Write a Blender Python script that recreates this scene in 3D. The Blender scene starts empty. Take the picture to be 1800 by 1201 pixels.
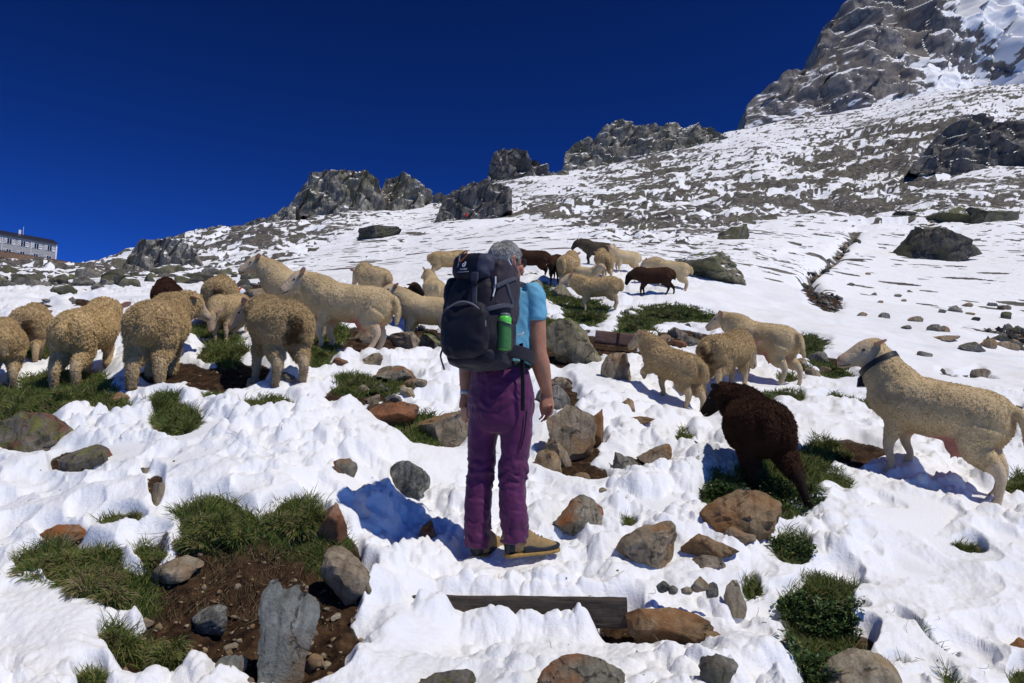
import bpy, bmesh, math, random
import numpy as np
from mathutils import Vector, Matrix, Euler

C = bpy.context.scene.collection
scene = bpy.context.scene
R = math.radians
random.seed(7)
rng = np.random.default_rng(7)

# ------------------------------------------------------------------ camera
CAMZ = 1.45
THETA = R(8.0)                       # the camera looks a little uphill
F = 1400.0                           # focal length in pixels of the 1800 px wide photograph
cam_d = bpy.data.cameras.new('camera')
cam = bpy.data.objects.new('camera', cam_d)
C.objects.link(cam)
cam.location = (0, 0, CAMZ)
cam.rotation_euler = (R(90) + THETA, 0, 0)
cam_d.sensor_width = 36.0
cam_d.lens = 36.0 * F / 1800.0
cam_d.clip_start = 0.05
cam_d.clip_end = 5000
scene.camera = cam

# ------------------------------------------------------------------ sky and sun
SUN_EL = R(56)
SUN_DIR = Vector((0.82, -0.57, 0)).normalized() * math.cos(SUN_EL) + Vector((0, 0, math.sin(SUN_EL)))
w = bpy.data.worlds.new('World')
scene.world = w
w.use_nodes = True
nt = w.node_tree
sky = nt.nodes.new('ShaderNodeTexSky')
sky.sky_type = 'NISHITA'
sky.sun_disc = False
sky.sun_elevation = SUN_EL
sky.sun_rotation = math.atan2(SUN_DIR.x, SUN_DIR.y)
sky.altitude = 3000
sky.air_density = 0.72
sky.dust_density = 1.0
sky.ozone_density = 6.0
bg = nt.nodes['Background']
bg.inputs[1].default_value = 0.08
tint = nt.nodes.new('ShaderNodeMix'); tint.data_type = 'RGBA'; tint.blend_type = 'MULTIPLY'
tint.inputs[0].default_value = 1.0
tint.inputs[7].default_value = (.14, .258, .345, 1)       # deep blue of a high alpine sky
gam = nt.nodes.new('ShaderNodeGamma'); gam.inputs[1].default_value = 2.0   # a contrasty mountain sky
nt.links.new(sky.outputs[0], gam.inputs[0])
nt.links.new(gam.outputs[0], tint.inputs[6])
nt.links.new(tint.outputs[2], bg.inputs[0])
sd = bpy.data.lights.new('sun', 'SUN')
sd.energy = 3.35
sd.angle = R(0.53)
sd.color = (1.0, 0.935, 0.83)
so = bpy.data.objects.new('sun', sd)
C.objects.link(so)
so.rotation_euler = SUN_DIR.to_track_quat('Z', 'Y').to_euler()
vs = scene.view_settings
vs.view_transform = 'Standard'
vs.look = 'None'
vs.exposure = 0.0
vs.gamma = 1.0
vs.use_curve_mapping = False

# ------------------------------------------------------------------ noise
def _h(ix, iy, iz, seed):
    with np.errstate(over='ignore'):
        h = (ix.astype(np.uint32) * np.uint32(374761393) + iy.astype(np.uint32) * np.uint32(668265263)
             + iz.astype(np.uint32) * np.uint32(2147483647) + np.uint32((seed * 974711) & 0xffffffff))
        h = (h ^ (h >> np.uint32(13))) * np.uint32(1274126177)
        h = (h ^ (h >> np.uint32(16))) * np.uint32(2246822519)
        h ^= h >> np.uint32(15)
    return h

def _h01(ix, iy, iz, seed):
    return _h(ix, iy, iz, seed).astype(np.float32) * np.float32(1.0 / 4294967295.0)

def perlin2(x, y, seed=0):
    x = np.asarray(x, np.float32); y = np.asarray(y, np.float32)
    xi = np.floor(x); yi = np.floor(y)
    fx = x - xi; fy = y - yi
    xi = xi.astype(np.int64); yi = yi.astype(np.int64)
    z0 = np.zeros_like(xi)
    u = fx * fx * fx * (fx * (fx * 6 - 15) + 10); v = fy * fy * fy * (fy * (fy * 6 - 15) + 10)
    def g(ax, ay, dx, dy):
        a = _h01(xi + ax, yi + ay, z0, seed) * np.float32(6.2831853)
        return np.cos(a) * dx + np.sin(a) * dy
    a = g(0, 0, fx, fy); b = g(1, 0, fx - 1, fy); c = g(0, 1, fx, fy - 1); d = g(1, 1, fx - 1, fy - 1)
    p = a + u * (b - a); q = c + u * (d - c)
    return (p + v * (q - p)) * 1.5

def perlin3(p, seed=0):
    p = np.asarray(p, np.float32)
    i = np.floor(p); f = p - i
    i = i.astype(np.int64)
    u = f * f * f * (f * (f * 6 - 15) + 10)
    out = 0
    for ax in (0, 1):
        wx = u[:, 0] if ax else 1 - u[:, 0]
        for ay in (0, 1):
            wy = u[:, 1] if ay else 1 - u[:, 1]
            for az in (0, 1):
                wz = u[:, 2] if az else 1 - u[:, 2]
                h = _h(i[:, 0] + ax, i[:, 1] + ay, i[:, 2] + az, seed)
                gx = (h & np.uint32(1023)).astype(np.float32) / 511.5 - 1
                gy = ((h >> np.uint32(10)) & np.uint32(1023)).astype(np.float32) / 511.5 - 1
                gz = ((h >> np.uint32(20)) & np.uint32(1023)).astype(np.float32) / 511.5 - 1
                out = out + wx * wy * wz * (gx * (f[:, 0] - ax) + gy * (f[:, 1] - ay) + gz * (f[:, 2] - az))
    return out * 1.4

def fbm2(x, y, sc, oct=4, seed=0, gain=.5):
    r = 0; a = 1.0; s = 1.0 / sc
    for k in range(oct):
        r = r + a * perlin2(x * s + 17.3 * k, y * s - 9.1 * k, seed + k)
        a *= gain; s *= 2.03
    return r

def fbm3(p, sc, oct=4, seed=0, gain=.5):
    r = 0; a = 1.0; s = 1.0 / sc
    for k in range(oct):
        r = r + a * perlin3(p * s + 11.7 * k, seed + k)
        a *= gain; s *= 2.03
    return r

def lumps(x, y, sc, seed=0, keep=.7):
    """rounded snow clods: hemispheres on a jittered grid, 0..1"""
    x = np.asarray(x / sc, np.float32); y = np.asarray(y / sc, np.float32)
    xi = np.floor(x).astype(np.int64); yi = np.floor(y).astype(np.int64)
    z0 = np.zeros_like(xi)
    best = np.zeros_like(x)
    for dx in (-1, 0, 1):
        for dy in (-1, 0, 1):
            cx = xi + dx; cy = yi + dy
            h = _h(cx, cy, z0, seed)
            jx = (h & np.uint32(255)).astype(np.float32) / 255; jy = ((h >> np.uint32(8)) & np.uint32(255)).astype(np.float32) / 255
            rr = .38 + .42 * ((h >> np.uint32(16)) & np.uint32(255)).astype(np.float32) / 255
            on = ((h >> np.uint32(24)) & np.uint32(255)).astype(np.float32) / 255 < keep
            d2 = (x - cx - .15 - .7 * jx) ** 2 + (y - cy - .15 - .7 * jy) ** 2
            v = rr * np.sqrt(np.maximum(0, 1 - d2 / (rr * rr))) * on
            best = np.maximum(best, v)
    return best

def sstep(a, b, x):
    t = np.clip((x - a) / (b - a), 0, 1)
    return t * t * (3 - 2 * t)

# ------------------------------------------------------------------ helpers for objects
def mesh_from(name, verts, faces):
    me = bpy.data.meshes.new(name)
    me.from_pydata([tuple(v) for v in verts], [], [tuple(f) for f in faces])
    me.update()
    return me

def grid_mesh(name, V, nu, nv, mask=None, close=False):
    """V: (nv*nu,3) vertices; quads of a nv x nu grid, fast"""
    idx = np.arange(nu * nv).reshape(nv, nu)
    q = np.stack([idx[:-1, :-1], idx[:-1, 1:], idx[1:, 1:], idx[1:, :-1]], -1).reshape(-1, 4)
    if close:
        q2 = np.stack([idx[:-1, -1], idx[:-1, 0], idx[1:, 0], idx[1:, -1]], -1).reshape(-1, 4)
        q = np.concatenate([q, q2])
    if mask is not None:
        q = q[mask]
    used = np.zeros(nu * nv, bool); used[q.ravel()] = True
    remap = np.cumsum(used) - 1
    q = remap[q]; Vv = V[used]
    me = bpy.data.meshes.new(name)
    me.vertices.add(len(Vv)); me.vertices.foreach_set('co', Vv.astype(np.float32).ravel())
    me.loops.add(len(q) * 4); me.loops.foreach_set('vertex_index', q.astype(np.int32).ravel())
    me.polygons.add(len(q)); me.polygons.foreach_set('loop_start', np.arange(0, len(q) * 4, 4, dtype=np.int32))
    me.polygons.foreach_set('loop_total', np.full(len(q), 4, np.int32))
    me.update(calc_edges=True)
    me.polygons.foreach_set('use_smooth', np.ones(len(q), bool))
    return me, used

def fattr(me, name, vals):
    a = me.attributes.new(name, 'FLOAT', 'POINT')
    a.data.foreach_set('value', np.asarray(vals, np.float32))

def smooth(me, on=True):
    me.polygons.foreach_set('use_smooth', np.full(len(me.polygons), on, bool))

def obj(name, me, mat=None, parent=None, loc=None, kind=None):
    o = bpy.data.objects.new(name, me)
    C.objects.link(o)
    if mat is not None and me is not None and hasattr(me, 'materials') and len(me.materials) == 0:
        me.materials.append(mat)
    if parent is not None:
        o.parent = parent
    if loc is not None:
        o.location = loc
    if kind:
        o['kind'] = kind
    return o

def tag(o, label, cat, group=None):
    o['label'] = label; o['category'] = cat
    if group:
        o['group'] = group
    return o

def empty(name, loc, rz=0.0):
    o = bpy.data.objects.new(name, None)
    C.objects.link(o)
    o.location = loc; o.rotation_euler = (0, 0, rz)
    o.empty_display_size = .2
    return o

def co_of(me):
    a = np.empty(len(me.vertices) * 3, np.float32)
    me.vertices.foreach_get('co', a)
    return a.reshape(-1, 3)

def no_of(me):
    a = np.empty(len(me.vertices) * 3, np.float32)
    me.vertices.foreach_get('normal', a)
    return a.reshape(-1, 3)

def set_co(me, P):
    me.vertices.foreach_set('co', np.asarray(P, np.float32).ravel())
    me.update()

# ------------------------------------------------------------------ materials
def new_mat(name, rough=.8, spec=.3):
    m = bpy.data.materials.new(name)
    m.use_nodes = True
    n = m.node_tree
    b = n.nodes['Principled BSDF']
    b.inputs['Roughness'].default_value = rough
    b.inputs['Specular IOR Level'].default_value = spec
    return m, n, b

def N(n, typ, **kw):
    nd = n.nodes.new(typ)
    for k, v in kw.items():
        if k.startswith('i_'):
            nd.inputs[k[2:].replace('_', ' ')].default_value = v
        else:
            setattr(nd, k, v)
    return nd

def noise(n, scale, detail=4, rough=.55, vec=None, dist=0.0):
    nd = n.nodes.new('ShaderNodeTexNoise')
    nd.inputs['Scale'].default_value = scale
    nd.inputs['Detail'].default_value = detail
    nd.inputs['Roughness'].default_value = rough
    nd.inputs['Distortion'].default_value = dist
    if vec is not None:
        n.links.new(vec, nd.inputs['Vector'])
    return nd

def ramp(n, fac, stops):
    r = n.nodes.new('ShaderNodeValToRGB')
    el = r.color_ramp.elements
    el[0].position, el[0].color = stops[0][0], (*stops[0][1], 1)
    el[1].position, el[1].color = stops[-1][0], (*stops[-1][1], 1)
    for p, c in stops[1:-1]:
        e = el.new(p); e.color = (*c, 1)
    n.links.new(fac, r.inputs['Fac'])
    return r

def mixc(n, fac, a, b):
    m = n.nodes.new('ShaderNodeMix'); m.data_type = 'RGBA'
    for s, v in ((0, fac), (6, a), (7, b)):
        if hasattr(v, 'is_linked') or hasattr(v, 'node'):
            n.links.new(v, m.inputs[s])
        elif isinstance(v, (int, float)):
            m.inputs[s].default_value = v
        else:
            m.inputs[s].default_value = (*v, 1)
    return m.outputs[2]

def math_(n, op, a, b=None, clamp=False):
    m = n.nodes.new('ShaderNodeMath'); m.operation = op; m.use_clamp = clamp
    for i, v in enumerate((a, b)):
        if v is None: continue
        if hasattr(v, 'node'): n.links.new(v, m.inputs[i])
        else: m.inputs[i].default_value = v
    return m.outputs[0]

def bump(n, bsdf, height, strength=.4, dist=.02):
    b = n.nodes.new('ShaderNodeBump')
    b.inputs['Strength'].default_value = strength
    b.inputs['Distance'].default_value = dist
    n.links.new(height, b.inputs['Height'])
    n.links.new(b.outputs[0], bsdf.inputs['Normal'])
    return b

def plain(name, col, rough=.7, spec=.3, var=.25, scale=40, bmp=0.0, metal=0):
    """a plain surface with slight grain"""
    m, n, b = new_mat(name, rough, spec)
    tc = N(n, 'ShaderNodeTexCoord').outputs['Object']
    ns = noise(n, scale, 4, .6, tc)
    c = ramp(n, ns.outputs['Fac'], [(.3, tuple(x * (1 - var) for x in col)), (.7, tuple(min(1, x * (1 + var)) for x in col))])
    n.links.new(c.outputs[0], b.inputs['Base Color'])
    b.inputs['Metallic'].default_value = metal
    if bmp:
        bump(n, b, ns.outputs['Fac'], bmp, .01)
    return m
# ------------------------------------------------------------------ the lie of the land
# profiles of the slope: for a direction (column, in photo pixels) the height of the slope at each distance, noted as the
# row at which that distance is seen; turned into real heights below
PROF = {
 -300: [(1.5,1900),(2.6,1201),(3.1,1080),(3.7,950),(4.3,850),(4.9,760),(6,690),(7,668),(7.9,640),(9,610),(14,520),(20,500),(40,488),(80,478),(190,462),(260,485),(500,600),(900,640)],
 0: [(1.5,1900),(2.6,1201),(3.1,1080),(3.7,950),(4.3,850),(4.9,760),(6,690),(7,668),(7.9,640),(9,610),(14,517),(20,500),(40,485),(80,475),(190,456),(260,475),(500,600),(900,640)],
 150: [(1.5,1900),(2.7,1201),(3.1,1080),(3.6,960),(4.2,850),(4.9,760),(6.3,677),(7,655),(8,630),(10,580),(15,510),(20,499),(50,483),(190,466),(260,485),(500,600),(900,640)],
 300: [(1.5,1900),(2.75,1201),(3.05,1140),(3.4,1000),(3.65,920),(4.2,830),(5,740),(5.7,682),(6.3,660),(6.9,632),(7.3,602),(8.5,570),(12,530),(18,500),(30,490),(80,478),(130,465),(180,430),(230,409),(300,450),(500,560),(900,640)],
 450: [(1.5,1900),(2.8,1201),(2.95,1165),(3.3,1060),(3.55,960),(3.75,890),(4.3,800),(5,730),(6,678),(6.6,640),(7.2,602),(8.5,575),(12,530),(20,495),(40,480),(90,455),(160,415),(230,384),(300,410),(500,540),(900,640)],
 600: [(1.5,1900),(2.75,1201),(2.95,1130),(3.25,1050),(3.5,985),(3.8,930),(4.4,820),(5,740),(6,680),(7,637),(8.1,598),(9,578),(12,540),(18,500),(30,475),(60,452),(120,430),(180,400),(260,372),(320,352),(380,390),(600,520),(900,640)],
 750: [(1.5,1900),(2.8,1201),(3.5,1110),(3.65,1085),(3.8,1035),(4.2,965),(4.6,890),(5.2,800),(6,720),(7,655),(8.5,612),(9.7,595),(12,560),(15,520),(19,492),(30,465),(50,445),(100,420),(160,402),(200,395),(270,362),(320,352),(380,390),(600,520),(900,640)],
 900: [(1.5,1900),(2.8,1201),(3.1,1160),(3.6,1108),(3.72,1048),(3.9,1015),(4.1,985),(4.6,910),(5.2,830),(6,755),(7,695),(8,650),(9,625),(10,600),(12,550),(14,525),(17,485),(20,470),(30,445),(60,420),(120,400),(180,365),(250,328),(300,313),(360,345),(600,480),(900,620)],
 1050: [(1.5,1900),(2.75,1201),(3.1,1150),(3.6,1110),(3.72,1052),(3.95,1010),(4.3,950),(4.8,880),(5.4,800),(6.2,735),(7.2,680),(8.5,640),(10,610),(11,590),(12,568),(13,548),(14,535),(17,490),(20,465),(30,440),(60,412),(120,380),(200,340),(280,302),(330,285),(380,320),(600,470),(900,620)],
 1200: [(1.5,1900),(2.8,1201),(3.5,1100),(3.8,1050),(4.1,1000),(4.5,920),(5,850),(5.6,800),(6.5,760),(7.8,720),(8.7,670),(9.5,640),(10.5,602),(12,570),(14,545),(16,515),(18,497),(25,470),(40,440),(60,415),(120,370),(200,325),(280,287),(350,255),(390,248),(450,285),(700,450),(900,560)],
 1350: [(1.5,1900),(2.9,1201),(3.6,1100),(3.95,1020),(4.2,985),(4.6,920),(5,870),(5.6,810),(6.5,750),(7.5,705),(8.4,680),(9,665),(10,635),(12,595),(15,560),(20,530),(25,500),(40,450),(60,415),(120,370),(200,310),(300,245),(370,222),(450,212),(540,225),(800,400),(900,450)],
 1500: [(1.5,1900),(3,1201),(3.4,1120),(3.9,1040),(4.4,960),(4.9,890),(5.4,840),(5.9,808),(7,745),(8.5,690),(10,650),(13,600),(18,560),(22,545),(30,515),(45,475),(70,420),(120,370),(200,300),(300,230),(400,200),(480,190),(560,200),(800,300),(900,340)],
 1650: [(1.5,1900),(3.1,1201),(3.6,1110),(4.2,1020),(4.8,940),(5.4,850),(6,800),(7,745),(9,690),(12,640),(18,580),(28,535),(40,495),(60,455),(100,380),(165,305),(215,240),(300,180),(400,160),(470,160),(560,190),(740,250),(900,300)],
 1800: [(1.5,1900),(3.2,1201),(3.7,1110),(4.2,1020),(4.8,940),(5.2,895),(5.8,840),(6.5,790),(8,735),(10,690),(14,640),(19,607),(28,550),(45,480),(70,430),(110,370),(165,305),(215,235),(300,165),(400,145),(470,150),(560,190),(740,250),(900,300)],
 2100: [(1.5,1900),(3.2,1201),(3.7,1110),(4.2,1020),(4.8,940),(5.2,895),(5.8,840),(6.5,790),(8,735),(10,690),(14,645),(19,610),(28,550),(45,480),(70,430),(110,370),(165,300),(215,230),(300,160),(400,140),(470,150),(560,190),(740,250),(900,300)],
}
CT, ST = math.cos(THETA), math.sin(THETA)

def tan_of(py):
    return np.tan(THETA + np.arctan((600.5 - np.asarray(py, float)) / F))

_cols = sorted(PROF)
_ca = np.array([(c - 900) / F for c in _cols])
LN0, LN1, NK = math.log(1.3), math.log(950), 700
_lnk = np.linspace(LN0, LN1, NK)
def _gauss(A, sig, ax):
    r = int(sig * 3) + 1
    k = np.exp(-.5 * (np.arange(-r, r + 1) / sig) ** 2); k /= k.sum()
    P = np.pad(A, [(r, r) if i == ax else (0, 0) for i in range(A.ndim)], mode='edge')
    return np.apply_along_axis(lambda v: np.convolve(v, k, 'valid'), ax, P)
_T = []
for c in _cols:
    d = np.log([p[0] for p in PROF[c]]); t = tan_of([p[1] for p in PROF[c]])
    _T.append(np.interp(_lnk, d, t))
_T = np.array(_T)
_pp = np.linspace(-420, 2220, 361)
_TT = np.empty((361, NK))
for k in range(NK):
    _TT[:, k] = np.interp(_pp, _cols, _T[:, k])
_TT = _gauss(_TT, 6.5, 0)
_TT = _gauss(_TT, 2.2, 1)          # soften along the distance

def _look(p, lny):
    fa = np.clip((p - _pp[0]) / (_pp[1] - _pp[0]), 0, 359.999); ia = fa.astype(int); fa = fa - ia
    fk = np.clip((np.asarray(lny) - LN0) / (_lnk[1] - LN0), 0, NK - 1.001); ik = fk.astype(int); fk = fk - ik
    return ((1 - fa) * ((1 - fk) * _TT[ia, ik] + fk * _TT[ia, ik + 1]) + fa * ((1 - fk) * _TT[ia + 1, ik] + fk * _TT[ia + 1, ik + 1]))

def tbase(a, lny):
    a = np.asarray(a, float)
    tv = _look(900 + F * a, lny)
    for _ in range(2):
        tv = _look(900 + F * a / (CT + tv * ST), lny)
    return tv

def zbase(x, y):
    y = np.maximum(np.asarray(y, float), 1.31)
    return CAMZ + y * tbase(np.asarray(x) / y, np.log(y))

def project(x, y, z):
    z = z - CAMZ
    yc = y * CT + z * ST; vc = -y * ST + z * CT
    return 900 + F * x / yc, 600.5 - F * vc / yc

def ray(px, py):
    u = (px - 900) / F; v = (600.5 - py) / F
    d = np.array([u, CT - v * ST, ST + v * CT])
    return d / d[1]

_ys = np.exp(np.linspace(math.log(1.6), math.log(900), 5000))
def hit(px, py):
    """where the sight line of a photo pixel meets the slope"""
    d = ray(px, py)
    zz = zbase(d[0] * _ys, _ys)
    below = CAMZ + d[2] * _ys < zz
    k = int(np.argmax(below)) if below.any() else len(_ys) - 1
    y = float(_ys[k])
    return np.array([d[0] * y, y, float(zbase(d[0] * y, y))])

def at(px, py, y):
    d = ray(px, py)
    return np.array([d[0] * y, y, CAMZ + d[2] * y])

# patches free of snow: (px, py, half width, half height, tilt deg, kind) kind g = grass, d = bare earth or stones
PATCH = [
 (40,700,75,36,0,'g'),(120,668,85,30,0,'g'),(180,692,60,16,10,'g'),(20,742,70,30,10,'d'),(310,722,46,30,0,'g'),(290,690,30,14,0,'g'),
 (395,605,42,24,0,'g'),(385,652,75,20,0,'d'),(300,640,60,20,0,'d'),(440,640,40,18,0,'d'),(560,600,36,40,0,'g'),(570,575,40,20,0,'g'),(470,692,42,13,0,'g'),(372,680,18,7,0,'g'),
 (655,665,85,22,-8,'d'),(625,660,40,16,0,'g'),(700,665,30,14,0,'g'),(735,735,40,32,20,'g'),(765,745,60,30,20,'d'),(690,705,50,20,10,'d'),
 (465,1075,170,92,8,'d'),(560,1000,95,75,0,'d'),(420,965,120,75,0,'d'),(290,1010,75,45,0,'d'),(255,1115,55,42,0,'d'),(330,1075,90,60,0,'d'),
 (385,890,72,42,10,'g'),(520,890,56,42,0,'g'),(570,922,46,34,10,'g'),(600,950,40,40,0,'d'),(520,955,60,36,0,'d'),(130,968,98,36,5,'g'),(205,1000,75,36,10,'g'),(265,945,28,28,0,'g'),(212,1088,33,30,0,'g'),(280,1110,36,26,0,'g'),(160,1160,24,16,0,'g'),
 (215,890,36,13,0,'g'),(697,945,10,10,0,'d'),(711,884,7,5,0,'d'),(666,917,8,7,20,'d'),(100,915,44,16,0,'d'),(135,787,46,26,0,'d'),(275,835,12,22,0,'d'),(255,797,10,8,0,'d'),
 (1265,842,32,30,0,'g'),(1360,825,85,42,0,'g'),(1425,800,40,30,0,'g'),(1475,828,34,12,25,'g'),(1335,692,36,12,0,'g'),(1390,684,30,8,0,'g'),(1490,775,60,20,8,'d'),(1445,768,26,12,0,'g'),  # dark earth left of the collared sheep stands in for its cast shadow
 (1392,940,36,34,20,'g'),(1375,885,30,16,20,'g'),(1440,1035,66,52,0,'g'),(1435,1090,56,40,0,'g'),(1465,1145,60,40,10,'g'),(1480,1190,80,36,0,'g'),(1320,1010,18,24,0,'g'),(1500,1110,40,24,0,'d'),
 (1200,751,16,14,0,'g'),(1105,897,9,12,0,'g'),(1700,946,24,9,15,'g'),(1595,1078,26,5,35,'g'),(1640,1112,30,5,35,'g'),(1580,1145,18,8,10,'g'),(1665,1168,16,9,30,'g'),(1790,1162,18,16,0,'g'),(1790,832,22,20,0,'g'),
 (1030,542,46,26,0,'g'),(1115,563,42,22,0,'g'),(1180,548,75,15,5,'g'),(1240,555,34,10,5,'g'),(965,575,22,22,0,'g'),(1005,600,60,34,0,'d'),(1085,600,50,16,0,'d'),(1190,588,48,18,0,'d'),
 (1420,600,34,16,10,'g'),(1460,645,40,14,20,'g'),(1405,642,26,9,0,'g'),(1445,625,50,14,20,'d'),(1385,655,20,10,0,'g'),(1530,698,20,8,20,'g'),(1480,690,26,6,10,'g'),
 (1000,770,55,42,-20,'d'),(1030,810,40,16,0,'d'),(1120,795,60,16,0,'d'),(980,680,38,34,0,'d'),
 (940,505,40,14,0,'g'),(985,520,25,14,0,'g'),(700,592,110,16,0,'d'),(745,585,50,20,0,'d'),(425,525,60,22,0,'d'),(460,510,60,14,0,'d'),(380,575,50,16,0,'g'),(620,575,60,14,0,'d'),
 (1435,505,26,34,-25,'d'),(1460,530,22,16,0,'d'),(1790,590,34,18,0,'d'),(1735,578,40,5,10,'d'),(1700,655,16,6,20,'d'),(1660,650,16,6,20,'d'),(1725,652,20,7,20,'d'),
 (1760,745,24,8,20,'d'),(1790,705,14,7,20,'d'),(1720,715,14,5,20,'d'),(1150,1100,160,14,0,'d'),(1090,1070,40,36,0,'d'),
 (640,462,40,8,-15,'g'),(690,450,40,6,-20,'g'),(60,600,60,22,0,'g'),(70,530,30,10,0,'d'),(150,530,30,8,0,'d'),(130,500,60,6,0,'d'),(700,440,60,5,-12,'d'),
]

def near_cols():
    inner = np.linspace(-.70, .70, 920)
    o = np.concatenate([np.linspace(.705, .90, 30), np.linspace(.93, 1.6, 22)])
    return np.concatenate([-o[::-1], inner, o])

def near_rows():
    a = np.exp(np.arange(math.log(1.32), math.log(2.55), .009))
    b = np.exp(np.arange(math.log(2.55), math.log(6.2), .0029))
    c = np.exp(np.arange(math.log(6.2), math.log(26.3), .0055))
    return np.concatenate([a, b, c])

NA, NY = near_cols(), near_rows()
gy, ga = np.meshgrid(NY, NA, indexing='ij')
GX = (ga * gy).astype(np.float64); GY = gy
GZ = CAMZ + gy * tbase(ga, np.log(gy))
PX, PY = project(GX, GY, GZ)

def patch_fields(px, py, x, y):
    """signed field: > 0 snow (about 1 per patch radius), and how grassy the bare ground is"""
    wob = fbm2(x, y, .30, 3, 31, .36) * .30 + fbm2(x, y, 1.1, 2, 41) * .2
    fld = np.full(px.shape, 9.0, np.float32); gr = np.zeros(px.shape, np.float32); bare = np.full(px.shape, 9.0, np.float32)
    for (cx, cy, hw, hh, tl, kd) in PATCH:
        R_ = 2.6 * max(hw, hh)
        sel = np.where((abs(px - cx) < R_) & (abs(py - cy) < R_))
        if not len(sel[0]): continue
        ang = R(tl); dx = px[sel] - cx; dy = py[sel] - cy
        u = (dx * math.cos(ang) + dy * math.sin(ang)) / hw; v = (-dx * math.sin(ang) + dy * math.cos(ang)) / hh
        e = np.sqrt(u * u + v * v) - 1
        m = (e * min(hw, hh) ** .55 / 6).astype(np.float32)     # similar rim width for small and large patches
        fld[sel] = np.minimum(fld[sel], m)
        if kd == 'g': gr[sel] = np.maximum(gr[sel], sstep(.35, -.15, e))
        else: bare[sel] = np.minimum(bare[sel], e)
    return fld + wob, gr

fld, grassy = patch_fields(PX, PY, GX, GY)
# scattered small holes in the snow cover
hole = fbm2(GX, GY, .5, 4, 77)
fld = np.where((hole > .78) & (GY < 11), np.minimum(fld, (.95 - hole) * 2), fld)
fld = _gauss(fld, 2.2, 1)
snowy = sstep(-.04, .10, fld)
full = sstep(0, .55, fld)

near = sstep(26, 15, GY)
tramp = sstep(-.25, .35, fbm2(GX, GY, 1.6, 2, 5) + .15)           # where the flock has trampled the snow
def soft_zone(cx, cy, hw, hh):                                    # smooth undisturbed snow
    return np.exp(-(((PX - cx) / hw) ** 2 + ((PY - cy) / hh) ** 2) ** 1.5)
calm = np.clip(soft_zone(90, 1070, 120, 105) + soft_zone(1010, 860, 60, 60) * .5 + soft_zone(780, 800, 60, 45) + soft_zone(1040, 1130, 150, 40) * .8
               + soft_zone(1180, 990, 160, 60) * .8 + soft_zone(1300, 1130, 60, 50) + soft_zone(1290, 530, 200, 40) + soft_zone(1650, 600, 300, 80) + soft_zone(700, 760, 70, 40) * .4 + soft_zone(890, 985, 95, 30) + soft_zone(1660, 620, 300, 60), 0, 1)
tramp = tramp * (1 - .93 * calm)
tramp = np.maximum(tramp, sstep(.8, .3, abs(PX - 620) / 420) * sstep(.9, .3, abs(PY - 720) / 150) * (1 - calm))
L1 = lumps(GX + .05 * fbm2(GX, GY, .2, 2, 3), GY + .05 * fbm2(GX, GY, .2, 2, 4), .21, 11, .62)
L2 = lumps(GX, GY, .095, 12, .6)
L3 = lumps(GX, GY, .045, 13, .55) * sstep(9, 5, GY)
tramp = tramp * (1 - .45 * np.exp(-((GY - 3.60) / .20) ** 4) * sstep(.8, .65, np.abs(GX)))
D1 = lumps(GX, GY, .26, 15, .55)                                   # footprints
right = sstep(1330, 1480, PX) * sstep(780, 880, PY)
snow_h = (.052 + .030 * fbm2(GX, GY, .8, 3, 8) + .016 * fbm2(GX, GY, .22, 3, 9) * (.3 + .7 * (1 - calm))
          + tramp * (.100 * L1 * (.4 + .6 * full) + (.055 * L2 + .020 * L3) * (.12 + .88 * full ** 1.5)) - tramp * .03
          - right * .10 * D1 * (.5 + .5 * fbm2(GX, GY, .9, 1, 19)) - (1 - calm) * .045 * lumps(GX, GY, .34, 16, .4)
          + .0035 * fbm2(GX, GY, .03, 2, 10) * sstep(8, 4, GY))
snow_h = np.maximum(snow_h, .018)
bank = np.exp(-(((PX - 450) / 210) ** 2 + ((PY - 1040) / 120) ** 2) ** 2)
soil_h = (.020 + .035 * bank) * fbm2(GX, GY, .22, 4, 21) + bank * (.03 * lumps(GX, GY, .13, 27, .5) - .02) + .010 * lumps(GX, GY, .05, 23, .4) + grassy * (.02 + .022 * fbm2(GX, GY, .16, 3, 25)) - .045
heap = np.zeros_like(GX)
for (cx, cy, hw, hh, ht) in [(740,1110,60,20,.04),(900,1030,170,14,.03),(690,1090,30,26,.05),(120,1010,60,20,-.02),(90,985,26,22,.05),(1305,1150,60,40,.06)]:
    heap += ht * np.exp(-(((PX - cx) / hw) ** 2 + ((PY - cy) / hh) ** 2) ** 1.6)
hx = .105 + .030 * fbm2(GX, GX * 0, .23, 3, 67)
for (wx, rx, dh) in [(-.345, .08, .018), (-.10, .10, .012), (.30, .06, .018), (-.455, .045, -.08), (-.235, .03, -.03), (.13, .12, -.02), (.49, .13, -.13)]:
    hx = hx + dh * np.exp(-((GX - wx) / rx) ** 4)
rzone = np.exp(-((GY - 3.56) / .13) ** 4) * sstep(.75, .60, np.abs(GX))
heap += np.clip(hx, 0, .165) * (.80 + .55 * L1 / .7 * lumps(GX, GY, .12, 71, .8) + .35 * lumps(GX, GY, .07, 72, .7)) * np.exp(-((GY - 3.545) / .085) ** 2) * sstep(.72, .60, np.abs(GX))
heap += (.035 + .03 * fbm2(GX, GY, .2, 2, 68)) * np.exp(-((GY - 3.80) / .09) ** 2) * sstep(.62, .5, np.abs(GX))
prints = lumps(GX + .03 * fbm2(GX, GY, .15, 2, 61), GY, .16, 62, .5) * sstep(10, 7, GY) * (1 - calm)
snow_h = snow_h + heap - .085 * prints * sstep(-.3, .3, fbm2(GX, GY, 1.3, 2, 63) + .15)
ledge = sstep(-.16, .22, fld)
scale = .5 + .5 * near
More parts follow.
